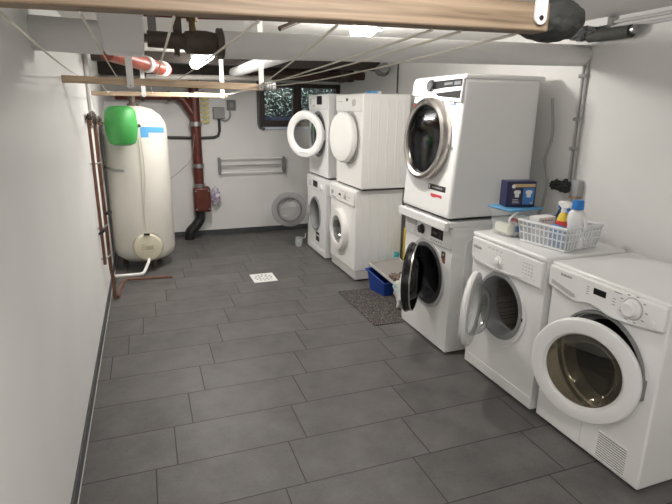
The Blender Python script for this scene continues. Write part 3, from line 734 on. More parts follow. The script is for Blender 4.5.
t = empty('detergent_carton', (1.985, 2.372, ZT+0.1645), radians(-14))
tag(t, 'navy blue detergent tablet carton standing on the light blue tub lid', 'detergent box')
one_box('carton', (-0.094, 0.077, -0.035, 0.052, 0, 0.144), M_NAVY, t, 0.002)
one_box('tan_banner', (-0.060, 0.070, -0.0358, -0.034, 0.112, 0.130), M_GOLD, t)
one_box('blue_panel', (0.002, 0.068, -0.0358, -0.034, 0.014, 0.106), M_PANELB, t)
one_box('dark_panel', (-0.068, -0.006, -0.0358, -0.034, 0.014, 0.106), mat('plum_panel', (0.03, 0.025, 0.06), 0.4), t)
bm = bmesh.new()
for cx in (-0.033, 0.036):
    bm = bmesh.new(); box(bm, cx-0.012, cx+0.012, -0.0366, -0.035, 0.055, 0.095); box(bm, cx-0.019, cx+0.019, -0.0364, -0.035, 0.075, 0.092)
    finish('shirt_picture', bm, M_PAPER, t)
bm = bmesh.new()
for i in range(3): box(bm, -0.058, -0.016-0.004*i, -0.0364, -0.035, 0.022+0.009*i, 0.026+0.009*i)
box(bm, 0.048, 0.062, -0.0364, -0.035, 0.018, 0.028)
for z in (0.05, 0.072, 0.115): box(bm, -0.0926, -0.0915, -0.02, 0.03, z, z+0.008)
finish('printed_marks', bm, M_OFFGREY, t)
one_lathe('round_emblem', [(0.011,0),(0.011,0.0015),(0,0.0015)], Matrix.Translation((-0.056,-0.035,0.116)) @ Matrix.Rotation(radians(90), 4, 'X'), M_PAPER, t, 20)

t = empty('plastic_basket', (2.046, 2.108, ZT), radians(10))
tag(t, 'white slotted plastic basket of detergent bottles on the second washer', 'basket')
bx, by, bh = 0.140, 0.152, 0.120
bm = bmesh.new()
k0, k1 = 0.90, 1.0
def bp(u, side, z):   # point on the tapered wall
    k = (k0 + (k1-k0)*z/bh)
    return {0: Vector((-bx*k, by*k*u, z)), 1: Vector((bx*k*u, -by*k, z)), 2: Vector((bx*k, by*k*u, z)), 3: Vector((bx*k*u, by*k, z))}[side]
for side in range(4):
    n = 11 if side in (0, 2) else 11
    for i in range(n+1):
        u = -1 + 2*i/n; tube(bm, [bp(u, side, 0.006), bp(u, side, bh)], 0.0042, 6)
    for z, r_ in ((0.008, 0.007), (0.055, 0.004), (0.092, 0.004), (bh, 0.009)):
        tube(bm, [bp(-1, side, z), bp(1, side, z)], r_, 6)
finish('slotted_walls', bm, mat('frosted_white', (0.85, 0.87, 0.88), 0.4, alpha=0.72), t)
one_box('basket_base', (-bx*k0, bx*k0, -by*k0, by*k0, 0.001, 0.007), M_WHITE2, t)
bm = bmesh.new()
for side in range(4):
    a = bp(-1, side, 0.006); b = bp(1, side, 0.006); c = bp(1, side, bh); d = bp(-1, side, bh)
    bm.faces.new([bm.verts.new(v) for v in (a, b, c, d)])
finish('clear_liner', bm, mat('frosted_liner', (0.84, 0.87, 0.90), 0.4, alpha=0.30), t)

def bottle(name, loc, prof, m, label, capname, capprof, capm, seg=28, sx=1.0, rz=0.0, cat='bottle'):
    t = empty(name, loc, rz); tag(t, label, cat, 'detergent bottles in the basket')
    S = Matrix.Diagonal((sx, 1, 1, 1))
    one_lathe('bottle_body', prof, S, m, t, seg); one_lathe(capname, capprof, None, capm, t, 24)
    return t
zb = ZT + 0.008
t = bottle('detergent_bottle', (2.050, 2.003, zb), [(0,0),(0.044,0),(0.047,0.01),(0.046,0.075),(0.040,0.115),(0.046,0.145),(0.041,0.18),(0.024,0.20),(0.020,0.206),(0,0.206)], M_BOTTLE,
       'white detergent bottle with bright blue screw cap at the near basket corner', 'cap', [(0.028,0.200),(0.029,0.208),(0.027,0.244),(0.024,0.247),(0,0.247)], mat('cap_blue', (0.02,0.20,0.62), 0.35), sx=0.75, rz=0.5)
bm = bmesh.new(); tube(bm, [(-0.012,-0.034,0.165),(-0.02,-0.050,0.14),(-0.02,-0.052,0.11),(-0.012,-0.040,0.085)], 0.007, 8, smooth=4); finish('handle', bm, M_BOTTLE, t)
t = bottle('spray_bottle', (2.055, 2.095, zb), [(0,0),(0.032,0),(0.034,0.01),(0.034,0.122),(0.025,0.15),(0.015,0.165),(0,0.165)], M_BRIGHTB,
       'blue trigger spray bottle with red and yellow label in the basket', 'collar', [(0.016,0.162),(0.016,0.190),(0,0.190)], M_PAPER)
one_lathe('label', [(0.0345,0.062),(0.0348,0.064),(0.0348,0.122),(0.0335,0.124)], None, M_RED, t, 28)
one_lathe('yellow_label', [(0.0340,0.1235),(0.0265,0.150),(0.016,0.166)], None, M_YELLOW, t, 28)
bm = bmesh.new(); prism_yz(bm, [(-0.045,0.198),(-0.045,0.216),(-0.01,0.229),(0.035,0.223),(0.04,0.208),(0.015,0.189),(-0.015,0.189)], -0.013, 0.013)
finish('spray_head', bm, M_PAPER, t, 0.004)
bm = bmesh.new(); prism_yz(bm, [(-0.018,0.205),(-0.030,0.201),(-0.040,0.163),(-0.032,0.161),(-0.016,0.191)], -0.007, 0.007); finish('trigger', bm, M_BRIGHTB, t, 0.002)
t = bottle('softener_bottle', (2.135, 2.185, zb), [(0,0),(0.040,0),(0.043,0.01),(0.042,0.12),(0.03,0.155),(0.018,0.17),(0,0.17)], glass('blue_clear_bottle', (0.30,0.48,0.72), 0.12, 0.15),
       'translucent blue softener bottle with dark blue cap behind the spray bottle', 'cap', [(0.026,0.168),(0.028,0.172),(0.026,0.205),(0,0.207)], M_BRIGHTB, sx=0.8)
t = empty('paper_carton', (2.045, 2.205, zb), radians(4)); tag(t, 'white paper carton with small print at the far basket end', 'carton')
one_box('carton', (-0.09, 0.03, -0.035, 0.035, 0, 0.128), M_PAPER, t, 0.002, M=None)
one_box('printed_panel', (-0.0906, -0.089, -0.02, 0.02, 0.07, 0.10), M_PANELB, t)
bm = bmesh.new()
for i in range(4): box(bm, -0.07+0.022*i, -0.056+0.022*i, -0.0358, -0.034, 0.106, 0.114)
finish('printed_marks', bm, M_PRINT, t)
tag(one_box('refill_pouch', (1.950, 1.988, 1.995, 2.075, zb, zb+0.115), mat('sky_blue_pouch', (0.05, 0.24, 0.60), 0.35), bevel=0.012), 'sky blue refill pouch showing through the basket slots', 'pouch')

# tap and socket on the right wall
t = empty('wall_socket', (XR, 2.375, 1.10)); tag(t, 'small grey socket box on the right wall above the basket', 'socket')
one_box('socket_box', (-0.045, 0.0, -0.032, 0.032, -0.045, 0.05), mat('pale_grey_socket', (0.42,0.42,0.43), 0.5), t, 0.005)
one_box('socket_strip', (-0.047, -0.002, -0.030, 0.030, -0.058, -0.044), mat('tan_strip', (0.38,0.25,0.18), 0.6), t, 0.002)
bm = bmesh.new(); blob(bm, (0,0,0), (0.045,0.05,0.036), 0.5, 2.5, 4, 3.1); blob(bm, (-0.008,0.055,0.0), (0.036,0.04,0.03), 0.5, 2.4, 3, 6.2)
o = finish('hose_coupling', bm, M_BAGD); o.location = (XR-0.056, 2.440, 1.108); tag(o, 'black bundled plastic bag on the tap by the grey wall socket', 'bag')

# ------------------------------------------------------------------ corner by the bin
bm = bmesh.new(); box(bm, 1.487, 2.25, 3.195, 3.97, 0.0005, 0.0065); o = finish('floor_mat', bm, M_MAT, None, 0.002); tag(o, 'dark speckled floor mat under the blue bin', 'mat')
t = empty('storage_bin', (1.94, 3.86, 0.001), radians(12)); tag(t, 'blue plastic bin with slanting rim standing between the stacked machines', 'bin')
bm = bmesh.new()
def bin_loop(sx, sy, z, dz=0.0): return [bm.verts.new(v) for v in ((-sx,-sy,z-dz),(sx,-sy,z-dz),(sx,sy,z+dz),(-sx,sy,z+dz))]
L0 = bin_loop(0.150,0.105,0.0); L1 = bin_loop(0.172,0.126,0.165,0.03); L2 = bin_loop(0.184,0.138,0.170,0.032); L3 = bin_loop(0.184,0.138,0.152,0.032)
L4 = bin_loop(0.166,0.120,0.166,0.03); L5 = bin_loop(0.144,0.100,0.012)
bm.faces.new(L0[::-1]); bm.faces.new(L5)
for A, B in ((L0,L1),(L1,L3),(L3,L2),(L2,L4),(L4,L5)):
    for i in range(4): bm.faces.new((A[i], A[(i+1)%4], B[(i+1)%4], B[i]))
finish('bin_body', bm, M_BIN, t, 0.006)
# a lint filled tray lying on the bin
t = empty('lint_tray', (1.925, 3.80, 0.178)); t.rotation_euler = (radians(13), 0, radians(12))
tag(t, 'grey tray of brown lint lying tilted across the blue bin', 'tray')
bm = bmesh.new(); box(bm, -0.11, 0.20, -0.195, 0.195, 0.006, 0.014); finish('tray_floor', bm, M_GRAIN, t, 0.003)
bm = bmesh.new()
box(bm, -0.12, -0.108, -0.205, 0.205, 0.002, 0.026); box(bm, 0.198, 0.21, -0.205, 0.205, 0.002, 0.026)
box(bm, -0.108, 0.198, -0.205, -0.193, 0.002, 0.026); box(bm, -0.108, 0.198, 0.193, 0.205, 0.002, 0.026)
finish('tray_rim', bm, M_RIM, t, 0.004)
bm = bmesh.new()
for i in range(9): blob(bm, (-0.07+0.032*i, -0.105+0.012*sin(i*2.1), 0.025), (0.028,0.06,0.02), 0.5, 3, 3, i*1.3)
finish('lint', bm, M_FLUFF, t)
bm = bmesh.new()
blob(bm, (0,0,0), (0.075,0.09,0.13), 0.5, 2.0, 4, 9.0); o = finish('laundry_bag', bm, speckle('white_teal_print', [(0.30,(0.12,0.45,0.47)),(0.38,(0.62,0.66,0.64)),(0.5,(0.72,0.71,0.69))], 9, 0.5), None)
o.location = (1.850, 3.43, 0.145); tag(o, 'crumpled white and teal plastic bag leaning by the dark-door washer', 'bag')
tag(one_box('white_carton', (1.76, 1.95, 3.275, 3.31, 0.007, 0.095), mat('pale_grey_carton', (0.50,0.49,0.47), 0.6), bevel=0.004), 'low pale grey carton on the floor mat below the crumpled bag', 'carton')
tag(one_box('yellow_packet', (2.17, 2.26, 4.05, 4.11, 0.0, 0.50), M_YELLOW, bevel=0.008), 'tall yellow packet standing beside the ribbed washer behind the bin', 'packet')
t = empty('detergent_jug', (2.10, 4.085, 0.0)); tag(t, 'teal detergent jug standing behind the blue bin', 'jug')
one_lathe('jug_body', [(0,0),(0.045,0),(0.05,0.02),(0.05,0.17),(0.03,0.23),(0.02,0.245),(0,0.245)], None, M_TEAL, t, 24)
one_lathe('cap', [(0.024,0.24),(0.024,0.275),(0,0.277)], None, M_TEAL, t, 20)

# floor drain
t = empty('floor_drain', (0.95, 4.555, 0.0)); tag(t, 'square white floor drain cover set in dark tiles', 'floor drain')
one_box('drain_plate', (-0.11, 0.11, -0.125, 0.125, 0.0005, 0.006), mat('white_grate', (0.78,0.77,0.75), 0.35), t, 0.002)
bm = bmesh.new()
for ring, n in ((0.075, 12), (0.04, 7)):
    for i in range(n):
        a = 2*pi*i/n
        box(bm, ring*cos(a)-0.009, ring*cos(a)+0.009, ring*sin(a)*1.05-0.007, ring*sin(a)*1.05+0.007, 0.0055, 0.0066)
finish('drain_slots', bm, M_DARK, t, smooth=False)

# ------------------------------------------------------------------ water tank corner
TX, TY, TR = -0.078, 5.40, 0.292
t = empty('water_tank', (TX, TY, 0)); tag(t, 'tall cream hot water tank with blue tape patch in the back left corner', 'water tank')
one_lathe('tank_shell', [(0,0.06),(0.12,0.065),(0.22,0.085),(0.275,0.13),(TR,0.19),(TR,1.33),(0.28,1.40),(0.24,1.47),(0.17,1.525),(0.08,1.55),(0,1.555)], None, M_TANK, t, 64)
for a in (-70, 50, 170):
    a = radians(a); one_tube('leg', [(0.2*cos(a), 0.2*sin(a), 0.0), (0.2*cos(a), 0.2*sin(a), 0.14)], 0.024, M_IRON, t, 12)
def patch(bm, a0, a1, z0, z1, r=TR+0.002, n=10, slope=0.0):
    A = [bm.verts.new((r*cos(a0+(a1-a0)*i/n), r*sin(a0+(a1-a0)*i/n), z0+slope*i/n)) for i in range(n+1)]
    B = [bm.verts.new((r*cos(a0+(a1-a0)*i/n), r*sin(a0+(a1-a0)*i/n), z1+slope*i/n)) for i in range(n+1)]
    for i in range(n): bm.faces.new((A[i], A[i+1], B[i+1], B[i]))
bm = bmesh.new(); patch(bm, radians(-78), radians(-28), 1.322, 1.372, slope=-0.012)
patch(bm, radians(-80), radians(-66), 1.275, 1.36)
finish('blue_tape', bm, M_BLUE, t)
one_lathe('top_nozzle', [(0.05,1.54),(0.05,1.57),(0.03,1.575),(0.03,1.66),(0,1.66)], None, M_IRON, t, 20)
fM = Matrix.Translation((0.03, -TR+0.03, 0.245)) @ Matrix.Rotation(radians(90), 4, 'X') 
one_lathe('flange_cover', [(0.122,0.0),(0.134,0.02),(0.134,0.05),(0.12,0.068),(0.06,0.078),(0,0.08)], fM, M_CREAM, t, 48)
one_lathe('flange_ring', [(0.137,0.012),(0.139,0.018),(0.137,0.024)], fM, M_IRON, t, 48)
bm = bmesh.new()
for i in range(5): box(bm, 0.01+0.014*i, 0.02+0.014*i, -0.343, -0.339, 0.228, 0.268)
for i in range(3): box(bm, -0.03, 0.0, -0.343, -0.339, 0.233+0.02*i, 0.239+0.02*i)
finish('printed_marks', bm, mat('faint_print', (0.42,0.38,0.27), 0.6), t, smooth=False)
one_box('latch', (0.0, 0.055, -0.35, -0.325, 0.371, 0.388), M_DARK, t, 0.002)
one_box('latch', (0.0, 0.055, -0.35, -0.325, 0.101, 0.119), M_DARK, t, 0.002)
one_tube('probe', [(-0.295,-0.02,0.99),(-0.20,-0.295,0.985),(-0.12,-0.34,0.98)], 0.012, M_STEEL, t, 12)
one_tube('sensor_cable', [(0.03,-TR-0.005,1.27),(0.035,-TR-0.006,1.0),(0.02,-TR-0.006,0.7),(0.03,-TR-0.01,0.42)], 0.004, M_CORD, t, 6, smooth=5)
one_tube('sensor_cable', [(0.05,-TR-0.005,1.27),(0.06,-TR-0.006,0.95),(0.03,-TR-0.006,0.6),(0.035,-TR-0.01,0.42)], 0.0035, M_CORD, t, 6, smooth=5)

t = empty('expansion_vessel', (-0.178, 4.955, 1.384)); tag(t, 'green barrel shaped expansion vessel in front of the cream tank', 'expansion vessel')
one_lathe('vessel_shell', [(0,-0.168),(0.07,-0.166),(0.105,-0.15),(0.12,-0.12),(0.134,-0.03),(0.134,0.03),(0.124,0.12),(0.105,0.15),(0.07,0.166),(0,0.168)], None, M_GREEN, t, 48)
one_lathe('seam', [(0.1342,-0.003),(0.1352,0.0),(0.1342,0.003)], None, M_GREEN, t, 48)
one_tube('side_connector', [(0.126,0.0,0.0),(0.155,0.01,0.0)], 0.014, M_DARK, t, 12)
one_tube('feed_pipe', [(-0.125,0.0,0.02),(-0.135,0.0,0.02)], 0.02, M_COPPER, t, 10)

t = empty('copper_riser', (0,0,0)); tag(t, 'pair of dull copper riser pipes with valves on the left wall by the tank', 'pipes')
one_tube('riser', [(-0.362,4.15,1.45),(-0.360,4.15,0.375)], 0.012, M_COPPER, t, 10)
one_tube('riser', [(-0.335,4.37,1.42),(-0.335,4.30,1.36),(-0.335,4.30,0.30),(-0.335,4.37,0.22),(-0.332,4.37,0.012)], 0.014, M_COPPER, t, 10)
for z in (1.14, 0.66, 0.42):
    one_tube('pipe_clip', [(-0.383,4.15,z),(-0.345,4.16,z),(-0.315,4.30,z)], 0.006, M_STEEL, t, 8)
bm = bmesh.new()
for c, s_ in (((-0.352,4.17,1.47),0.030),((-0.335,4.33,1.45),0.034),((-0.340,4.25,1.48),0.030),((-0.31,4.42,1.45),0.024)): blob(bm, c, (s_*0.8,s_*1.2,s_*1.0), 0.35, 3, 3, c[1])
finish('valve_body', bm, M_IRON, t)
one_tube('bend', [(-0.355,4.15,1.42),(-0.345,4.20,1.475),(-0.335,4.35,1.455),(-0.335,4.6,1.42),(-0.33,4.955,1.405)], 0.014, M_COPPER, t, 10, smooth=4)
one_tube('tap_handle', [(-0.372,4.13,0.62),(-0.33,4.10,0.66)], 0.012, M_DARK, t, 10)
one_tube('tap_handle', [(-0.335,4.30,0.74),(-0.29,4.27,0.76)], 0.012, M_DARK, t, 10)
tag(one_tube('floor_pipe', [(-0.315,4.40,0.014),(-0.285,4.62,0.055),(-0.25,4.735,0.055),(0.14,4.69,0.055)], 0.013, M_COPPER, None, 10), 'thin copper pipe bent along the floor in front of the tank', 'pipe')
tag(one_tube('drain_tube', [(-0.345,4.80,0.075),(-0.16,4.81,0.070),(-0.11,4.82,0.075),(-0.085,4.86,0.10),(-0.055,4.98,0.135),(-0.05,5.045,0.14)], 0.014, M_OLDWHITE, None, 10, smooth=5), 'white bent drain tube below the round cream tank cover', 'pipe')
tag(one_tube('wall_conduit', [(-0.368,4.50,2.03),(-0.368,4.50,1.40)], 0.016, mat('white_conduit', (0.66,0.66,0.64), 0.5), None, 12), 'white vertical conduit on the left wall above the copper valves', 'pipe')

# ------------------------------------------------------------------ pipes on the back wall
t = empty('soil_pipe', (0,0,0)); tag(t, 'dark red cast iron drain stack with branch and inspection box on the back wall', 'drain pipe')
sx, sy = 0.575, 6.33
one_tube('stack', [(sx,sy,1.95),(sx,sy,0.63)], 0.058, M_REDPIPE, t, 24)
for z in (1.36, 0.88, 0.645):
    one_lathe('clamp', [(0.060,-0.026),(0.070,-0.024),(0.070,0.024),(0.060,0.026)], Matrix.Translation((sx,sy,z)), M_STEEL, t, 28)
one_tube('branch', [(0.40,sy,1.66),(0.46,sy,1.62),(sx,sy,1.44)], 0.052, M_REDPIPE, t, 20)
ib = one_box('inspection_box', (sx-0.075, sx+0.12, sy-0.085, sy+0.085, 0.33, 0.63), M_REDPIPE, t, 0.025)
bm = bmesh.new()
for y_ in (-1,1):
    for z in (0.37, 0.59): 
        lathe(bm, [(0.011,0),(0.011,0.012),(0,0.012)], Matrix.Translation((sx+0.022+y_*0.075, sy-0.085, z)) @ Matrix.Rotation(radians(90), 4, 'X'), 12)
finish('bolts', bm, M_STEEL, ib)
one_tube('offset_bend', [(sx-0.01,sy,0.34),(sx-0.015,sy-0.005,0.24),(sx-0.07,sy-0.02,0.16),(sx-0.14,sy-0.03,0.09),(sx-0.155,sy-0.03,0.0)], 0.06, mat('black_bend', (0.018,0.016,0.016), 0.3), t, 22, smooth=5)
one_tube('branch_pipe', [(-0.26,6.30,1.66),(0.40,6.30,1.665)], 0.045, M_REDPIPE, t, 20)
for x in (0.02, 0.30): one_lathe('socket_ring', [(0.046,-0.02),(0.056,-0.018),(0.056,0.018),(0.046,0.02)], axis_M((x,6.30,1.662),(1,0,0)), M_IRON, t, 24)
bm = bmesh.new(); blob(bm, (0,0,0), (0.055,0.05,0.10), 0.4, 3, 4, 4.4)
o = finish('plastic_bag', bm, speckle('bag_print', [(0.4,(0.55,0.52,0.58)),(0.52,(0.30,0.20,0.38)),(0.6,(0.72,0.70,0.72))], 14, 0.35)); o.location = (0.765, 6.37, 0.50); tag(o, 'small crinkled printed plastic bag hanging beside the red inspection box', 'bag')
t = empty('tag_strip', (0.70, 6.44, 1.50)); tag(t, 'column of small yellow tags beside the red drain stack', 'tags')
for i in range(6): one_box('yellow_tag', (-0.045, 0.05, -0.016, -0.002, -0.135+0.052*i, -0.103+0.052*i), mat('lemon_tag', (0.62,0.55,0.20), 0.5), t, 0.003)
one_box('backing', (-0.02, 0.02, -0.003, 0.008, -0.15, 0.20), M_OFFGREY, t)
t = empty('junction_box', (0.86, 6.45, 1.49)); tag(t, 'grey electrical junction box on the back wall above the bent black conduit', 'junction box')
one_box('box_body', (-0.07, 0.065, -0.06, 0.0, -0.075, 0.06), M_GBOX, t, 0.008)
one_box('box_lid', (-0.06, 0.055, -0.066, -0.06, -0.065, 0.05), M_GBOX, t, 0.004)
t = empty('switch_box', (1.01, 6.45, 1.575)); tag(t, 'small dark grey switch box right of the junction box', 'switch')
one_box('box_body', (-0.05, 0.05, -0.05, 0.0, -0.06, 0.06), mat('dark_switch', (0.16,0.155,0.15), 0.5), t, 0.006)
one_box('rocker', (-0.02, 0.02, -0.057, -0.05, -0.025, 0.03), M_GBOX, t, 0.003)
tag(one_tube('cable_loop', [(0.99,6.42,1.51),(0.99,6.42,1.45),(0.95,6.42,1.40),(0.90,6.42,1.40),(0.875,6.42,1.43)], 0.010, M_GREYC, None, 8, smooth=5), 'grey looped cable between junction box and switch box', 'cable')
tag(one_tube('black_conduit', [(0.86,6.43,1.42),(0.86,6.43,1.28),(0.84,6.43,1.22),(0.79,6.43,1.20),(0.64,6.43,1.195),(0.20,6.43,1.205)], 0.017, M_BLACKC, None, 10), 'black bent conduit running behind the red drain stack to the tank', 'conduit')
tag(one_tube('window_pipe', [(1.335,6.41,1.86),(1.335,6.41,1.36),(1.345,6.40,1.315),(1.40,6.38,1.295)], 0.018, mat('dark_grey_pipe', (0.09,0.09,0.09), 0.5), None, 10), 'dark grey vertical pipe left of the basement window', 'pipe')
t = empty('wall_rail', (1.235, 6.45, 0.86)); tag(t, 'wall mounted rail with three bars on the white back wall', 'rail')
for s in (-1, 1): one_box('bracket', (s*0.40-0.015, s*0.40+0.015, -0.07, 0.0, -0.10, 0.10), mat('grey_bracket', (0.22,0.22,0.22), 0.5), t, 0.006)
for z, m_ in ((0.085, M_OLDWHITE), (0.0, M_GREYC), (-0.085, M_OLDWHITE)): one_tube('bar', [(-0.39,-0.05,z),(0.39,-0.05,z)], 0.009, m_, t, 10)
tag(one_tube('thin_wire', [(0.545,6.22,1.25),(0.50,6.25,0.98),(0.40,6.40,0.84),(0.22,6.44,0.70)], 0.003, M_GREYC, None, 6, smooth=5), 'thin hanging wire from drain stack down towards the tank', 'wire')
one = empty('plastic_cup', (1.60, 5.60, 0.001)); tag(one, 'clear plastic scoop standing on the floor at the farthest washer', 'scoop')
one_lathe('cup', [(0,0.002),(0.035,0.002),(0.045,0.10),(0.048,0.10),(0.038,0.0),(0,0.0)], None, G_MILK, one, 20)
one_tube('handle', [(0.046,0,0.09),(0.075,0,0.09),(0.08,0,0.14)], 0.006, M_WHITE2, one, 8)

# ------------------------------------------------------------------ under the ceiling
t = empty('lagged_pipe', (0,0,0)); tag(t, 'thick white lagged pipe crossing under the ceiling to the right wall', 'pipe')
one_tube('lagging', [(0.365,2.47,1.812),(2.42,2.47,1.853)], 0.058, M_INSUL, t, 32)
t = empty('lagged_stub', (0,0,0)); tag(t, 'grey lagged pipe stub with white boxed joint by the left wall ceiling', 'pipe')
one_tube('lagging', [(-0.385,2.47,1.822),(-0.13,2.47,1.816)], 0.066, M_LAGB, t, 32)
bm = bmesh.new()
a = [(-0.155,2.405,H-0.01),(0.045,2.405,H-0.01),(0.045,2.54,H-0.01),(-0.155,2.54,H-0.01)]; b = [(-0.125,2.395,1.755),(0.03,2.395,1.752),(0.03,2.54,1.752),(-0.125,2.54,1.755)]
A = [bm.verts.new(v) for v in a]; B = [bm.verts.new(v) for v in b]
bm.faces.new(A); bm.faces.new(B[::-1])
for i in range(4): bm.faces.new((A[i], A[(i+1)%4], B[(i+1)%4], B[i]))
finish('boxed_joint', bm, M_INSUL, t, 0.012, seg=3)
t = empty('iron_valve', (0,0,0)); tag(t, 'dark iron pipe section with flange and brass valve beside the lagged pipe', 'valve')
one_tube('pipe', [(0.047,2.47,1.822),(0.20,2.47,1.818)], 0.034, M_IRON, t, 20)
one_lathe('valve_body', [(0.034,0),(0.046,0.01),(0.050,0.05),(0.050,0.10),(0.044,0.135),(0.044,0.14),(0.064,0.142),(0.064,0.165),(0.05,0.166),(0,0.166)], axis_M((0.195,2.47,1.816),(1,0,0.0)), M_IRON, t, 32)
one_tube('bonnet', [(0.235,2.46,1.85),(0.235,2.455,1.90),(0.235,2.455,1.945)], 0.015, M_BRASS, t, 14)
one_lathe('hand_wheel', [(0.03,-0.008),(0.036,0),(0.03,0.008),(0.012,0.006),(0,0.006)], Matrix.Translation((0.235,2.455,1.95)), M_IRON, t, 20)
one_lathe('packing_nut', [(0.024,-0.012),(0.024,0.012),(0,0.012)], Matrix.Translation((0.235,2.456,1.91)), M_BRASS, t, 6)
one_box('hanger', (0.155, 0.19, 2.46, 2.48, 1.82, H), M_IRON, t)
one_box('hanger', (0.055, 0.09, 2.55, 2.57, 1.86, H), mat('grey_hanger', (0.20,0.18,0.17), 0.5), t)
one_tube('drain_cock', [(0.165,2.46,1.80),(0.165,2.45,1.758)], 0.012, M_IRON, t, 10)
tag(one_tube('thin_red_pipe', [(0.0,2.66,1.94),(0.30,2.66,1.945),(0.72,2.66,1.962),(1.1,2.66,1.975)], 0.005, mat('dull_red', (0.17,0.05,0.045), 0.5), None, 8), 'thin dull red line running above the lagged pipe', 'pipe')
tag(one_tube('ceiling_strut', [(0.66,2.62,1.915),(0.88,2.72,2.01)], 0.012, M_IRON, None, 8), 'short dark slanting strut between lagged pipe and ceiling', 'strut')
t = empty('red_drain_pipe', (0,0,0)); tag(t, 'orange red plastic drain pipe under the ceiling above the tank', 'drain pipe')
one_tube('pipe', [(-0.20,4.25,1.915),(0.235,5.10,1.865)], 0.056, M_ORANGE, t, 24)
d_ = Vector((0.435,0.85,-0.05)).normalized()
for s, m_ in ((0.62, mat('grey_coupling', (0.45,0.46,0.45), 0.5)), (0.92, M_OLDWHITE)):
    one_lathe('coupling', [(0.057,-0.035),(0.066,-0.03),(0.066,0.03),(0.057,0.035)], axis_M(Vector((-0.20,4.25,1.915))+d_*s*0.955, d_), m_, t, 28)
tag(one_tube('white_far_pipe', [(0.93,5.65,1.895),(1.03,3.7,1.925)], 0.05, M_INSUL, None, 24), 'white lagged pipe running lengthwise under the ceiling toward the window', 'pipe')
tag(one_tube('grey_ceiling_pipe', [(0.07,5.55,1.825),(1.30,5.55,1.845)], 0.026, mat('warm_grey_pipe', (0.42,0.39,0.36), 0.5), None, 14), 'thin grey pipe crossing above the far wooden batten', 'pipe')
t = empty('brown_pipe', (0,0,0)); tag(t, 'dark brown iron pipe with end flange above the far dryers', 'pipe')
one_tube('pipe', [(1.15,5.72,1.875),(2.42,5.72,1.908)], 0.045, mat('dark_brown_iron', (0.05,0.022,0.016), 0.45), t, 20)
one_lathe('flange', [(0.045,0),(0.075,0.005),(0.075,0.05),(0.05,0.06),(0.05,0.10),(0,0.10)], axis_M((2.12,5.72,1.903),(1,0,0)), M_IRON, t, 28)
tag(one_box('dark_joist', (XL, XR, 6.02, 6.16, 1.86, H-0.002), M_WOODD), 'dark timber joist under the ceiling near the back wall', 'joist', 'dark ceiling joists')
tag(one_box('dark_joist', (XL, XR, 5.27, 5.38, 1.94, H-0.002), M_WOODD), 'dark timber joist above the hot water tank', 'joist', 'dark ceiling joists')
tag(one_box('dark_joist', (XL, XR, 4.06, 4.16, 1.985, H-0.002), M_WOODD), 'dark timber joist next behind the lagged pipe', 'joist', 'dark ceiling joists')
bm = bmesh.new(); tube(bm, [(2.405,5.14,1.93),(2.30,5.02,1.925),(2.27,4.85,1.94)], 0.052, 14, smooth=4)
tag(finish('grey_duct', bm, mat('grey_duct', (0.24,0.235,0.23), 0.6)), 'grey rounded duct stub on the right wall above the old dryer', 'duct')
tag(one_tube('dark_cable', [(2.408,4.83,2.03),(2.408,4.83,1.70)], 0.007, M_BLACKC, None, 8), 'dark vertical cable on right wall behind the old dryer', 'cable')
t = empty('soap_packet', (1.84, 4.245, 1.672)); tag(t, 'blue and white flat packet lying on the old dryer top', 'packet')
one_box('packet', (0, 0.10, -0.06, 0.06, 0, 0.022), M_PAPER, t, 0.003)
one_box('blue_print', (-0.0006, 0.065, -0.0606, 0.04, 0.004, 0.0226), mat('cyan_print', (0.08,0.36,0.66), 0.5), t)

# clothesline frame: three battens across the room hung from straps, cords between them
def batten(y, x1, z0, z1, th, label, m, x0=XL, rise=0.0):
    bm = bmesh.new(); vs = box(bm, x0, x1, y-th/2, y+th/2, z0, z1)
    for v in vs: v.co.z += rise*(v.co.x-x0)
    o = finish('wooden_batten', bm, m, None, 0.003); return tag(o, label, 'wooden bar', 'clothesline battens')
batten(0.70, 0.592, 1.644, 1.685, 0.035, 'nearest pine batten running along the top of the view', M_WOOD, rise=0.016)
batten(3.20, 0.70, 1.664, 1.702, 0.03, 'middle pine batten of the clothesline meeting the left wall', M_WOODP, rise=-0.018)
batten(4.90, 0.74, 1.632, 1.668, 0.03, 'farthest pale pine batten in front of the green vessel', M_WOODP)
def strap(x, y, z0, label, w=0.036, zt=H):
    bm = bmesh.new(); n = 10
    pts = [(x+w/2*cos(pi+pi*i/n), z0+w/2+w/2*sin(pi+pi*i/n)) for i in range(n+1)]
    poly = [(x-w/2, zt)] + pts + [(x+w/2, zt)]
    a = [bm.verts.new((px, y-0.002, pz)) for px, pz in poly]; b = [bm.verts.new((px, y+0.002, pz)) for px, pz in poly]
    bm.faces.new(a); bm.faces.new(b[::-1])
    for i in range(len(poly)): j = (i+1) % len(poly); bm.faces.new((a[i], a[j], b[j], b[i]))
    t = empty('hanging_strap', (0,0,0)); tag(t, label, 'strap', 'clothesline straps')
    finish('strap_plate', bm, M_STRAP, t)
    one_lathe('screw', [(0.0035,0),(0.0035,0.002),(0,0.0025)], axis_M((x, y-0.002, z0+w*0.45), (0,-1,0)), M_DARK, t, 12)
strap(0.571, 0.679, 1.668, 'rounded white strap with one screw hole at the near batten end', 0.021)
strap(-0.045, 3.182, 1.64, 'white strap holding the middle batten near the left wall')
strap(0.685, 3.182, 1.648, 'white strap holding the right end of the middle batten', 0.030)
strap(0.03, 4.883, 1.626, 'white strap holding the farthest batten above the tank')
strap(0.695, 4.883, 1.626, 'white strap at the right end of the farthest batten')
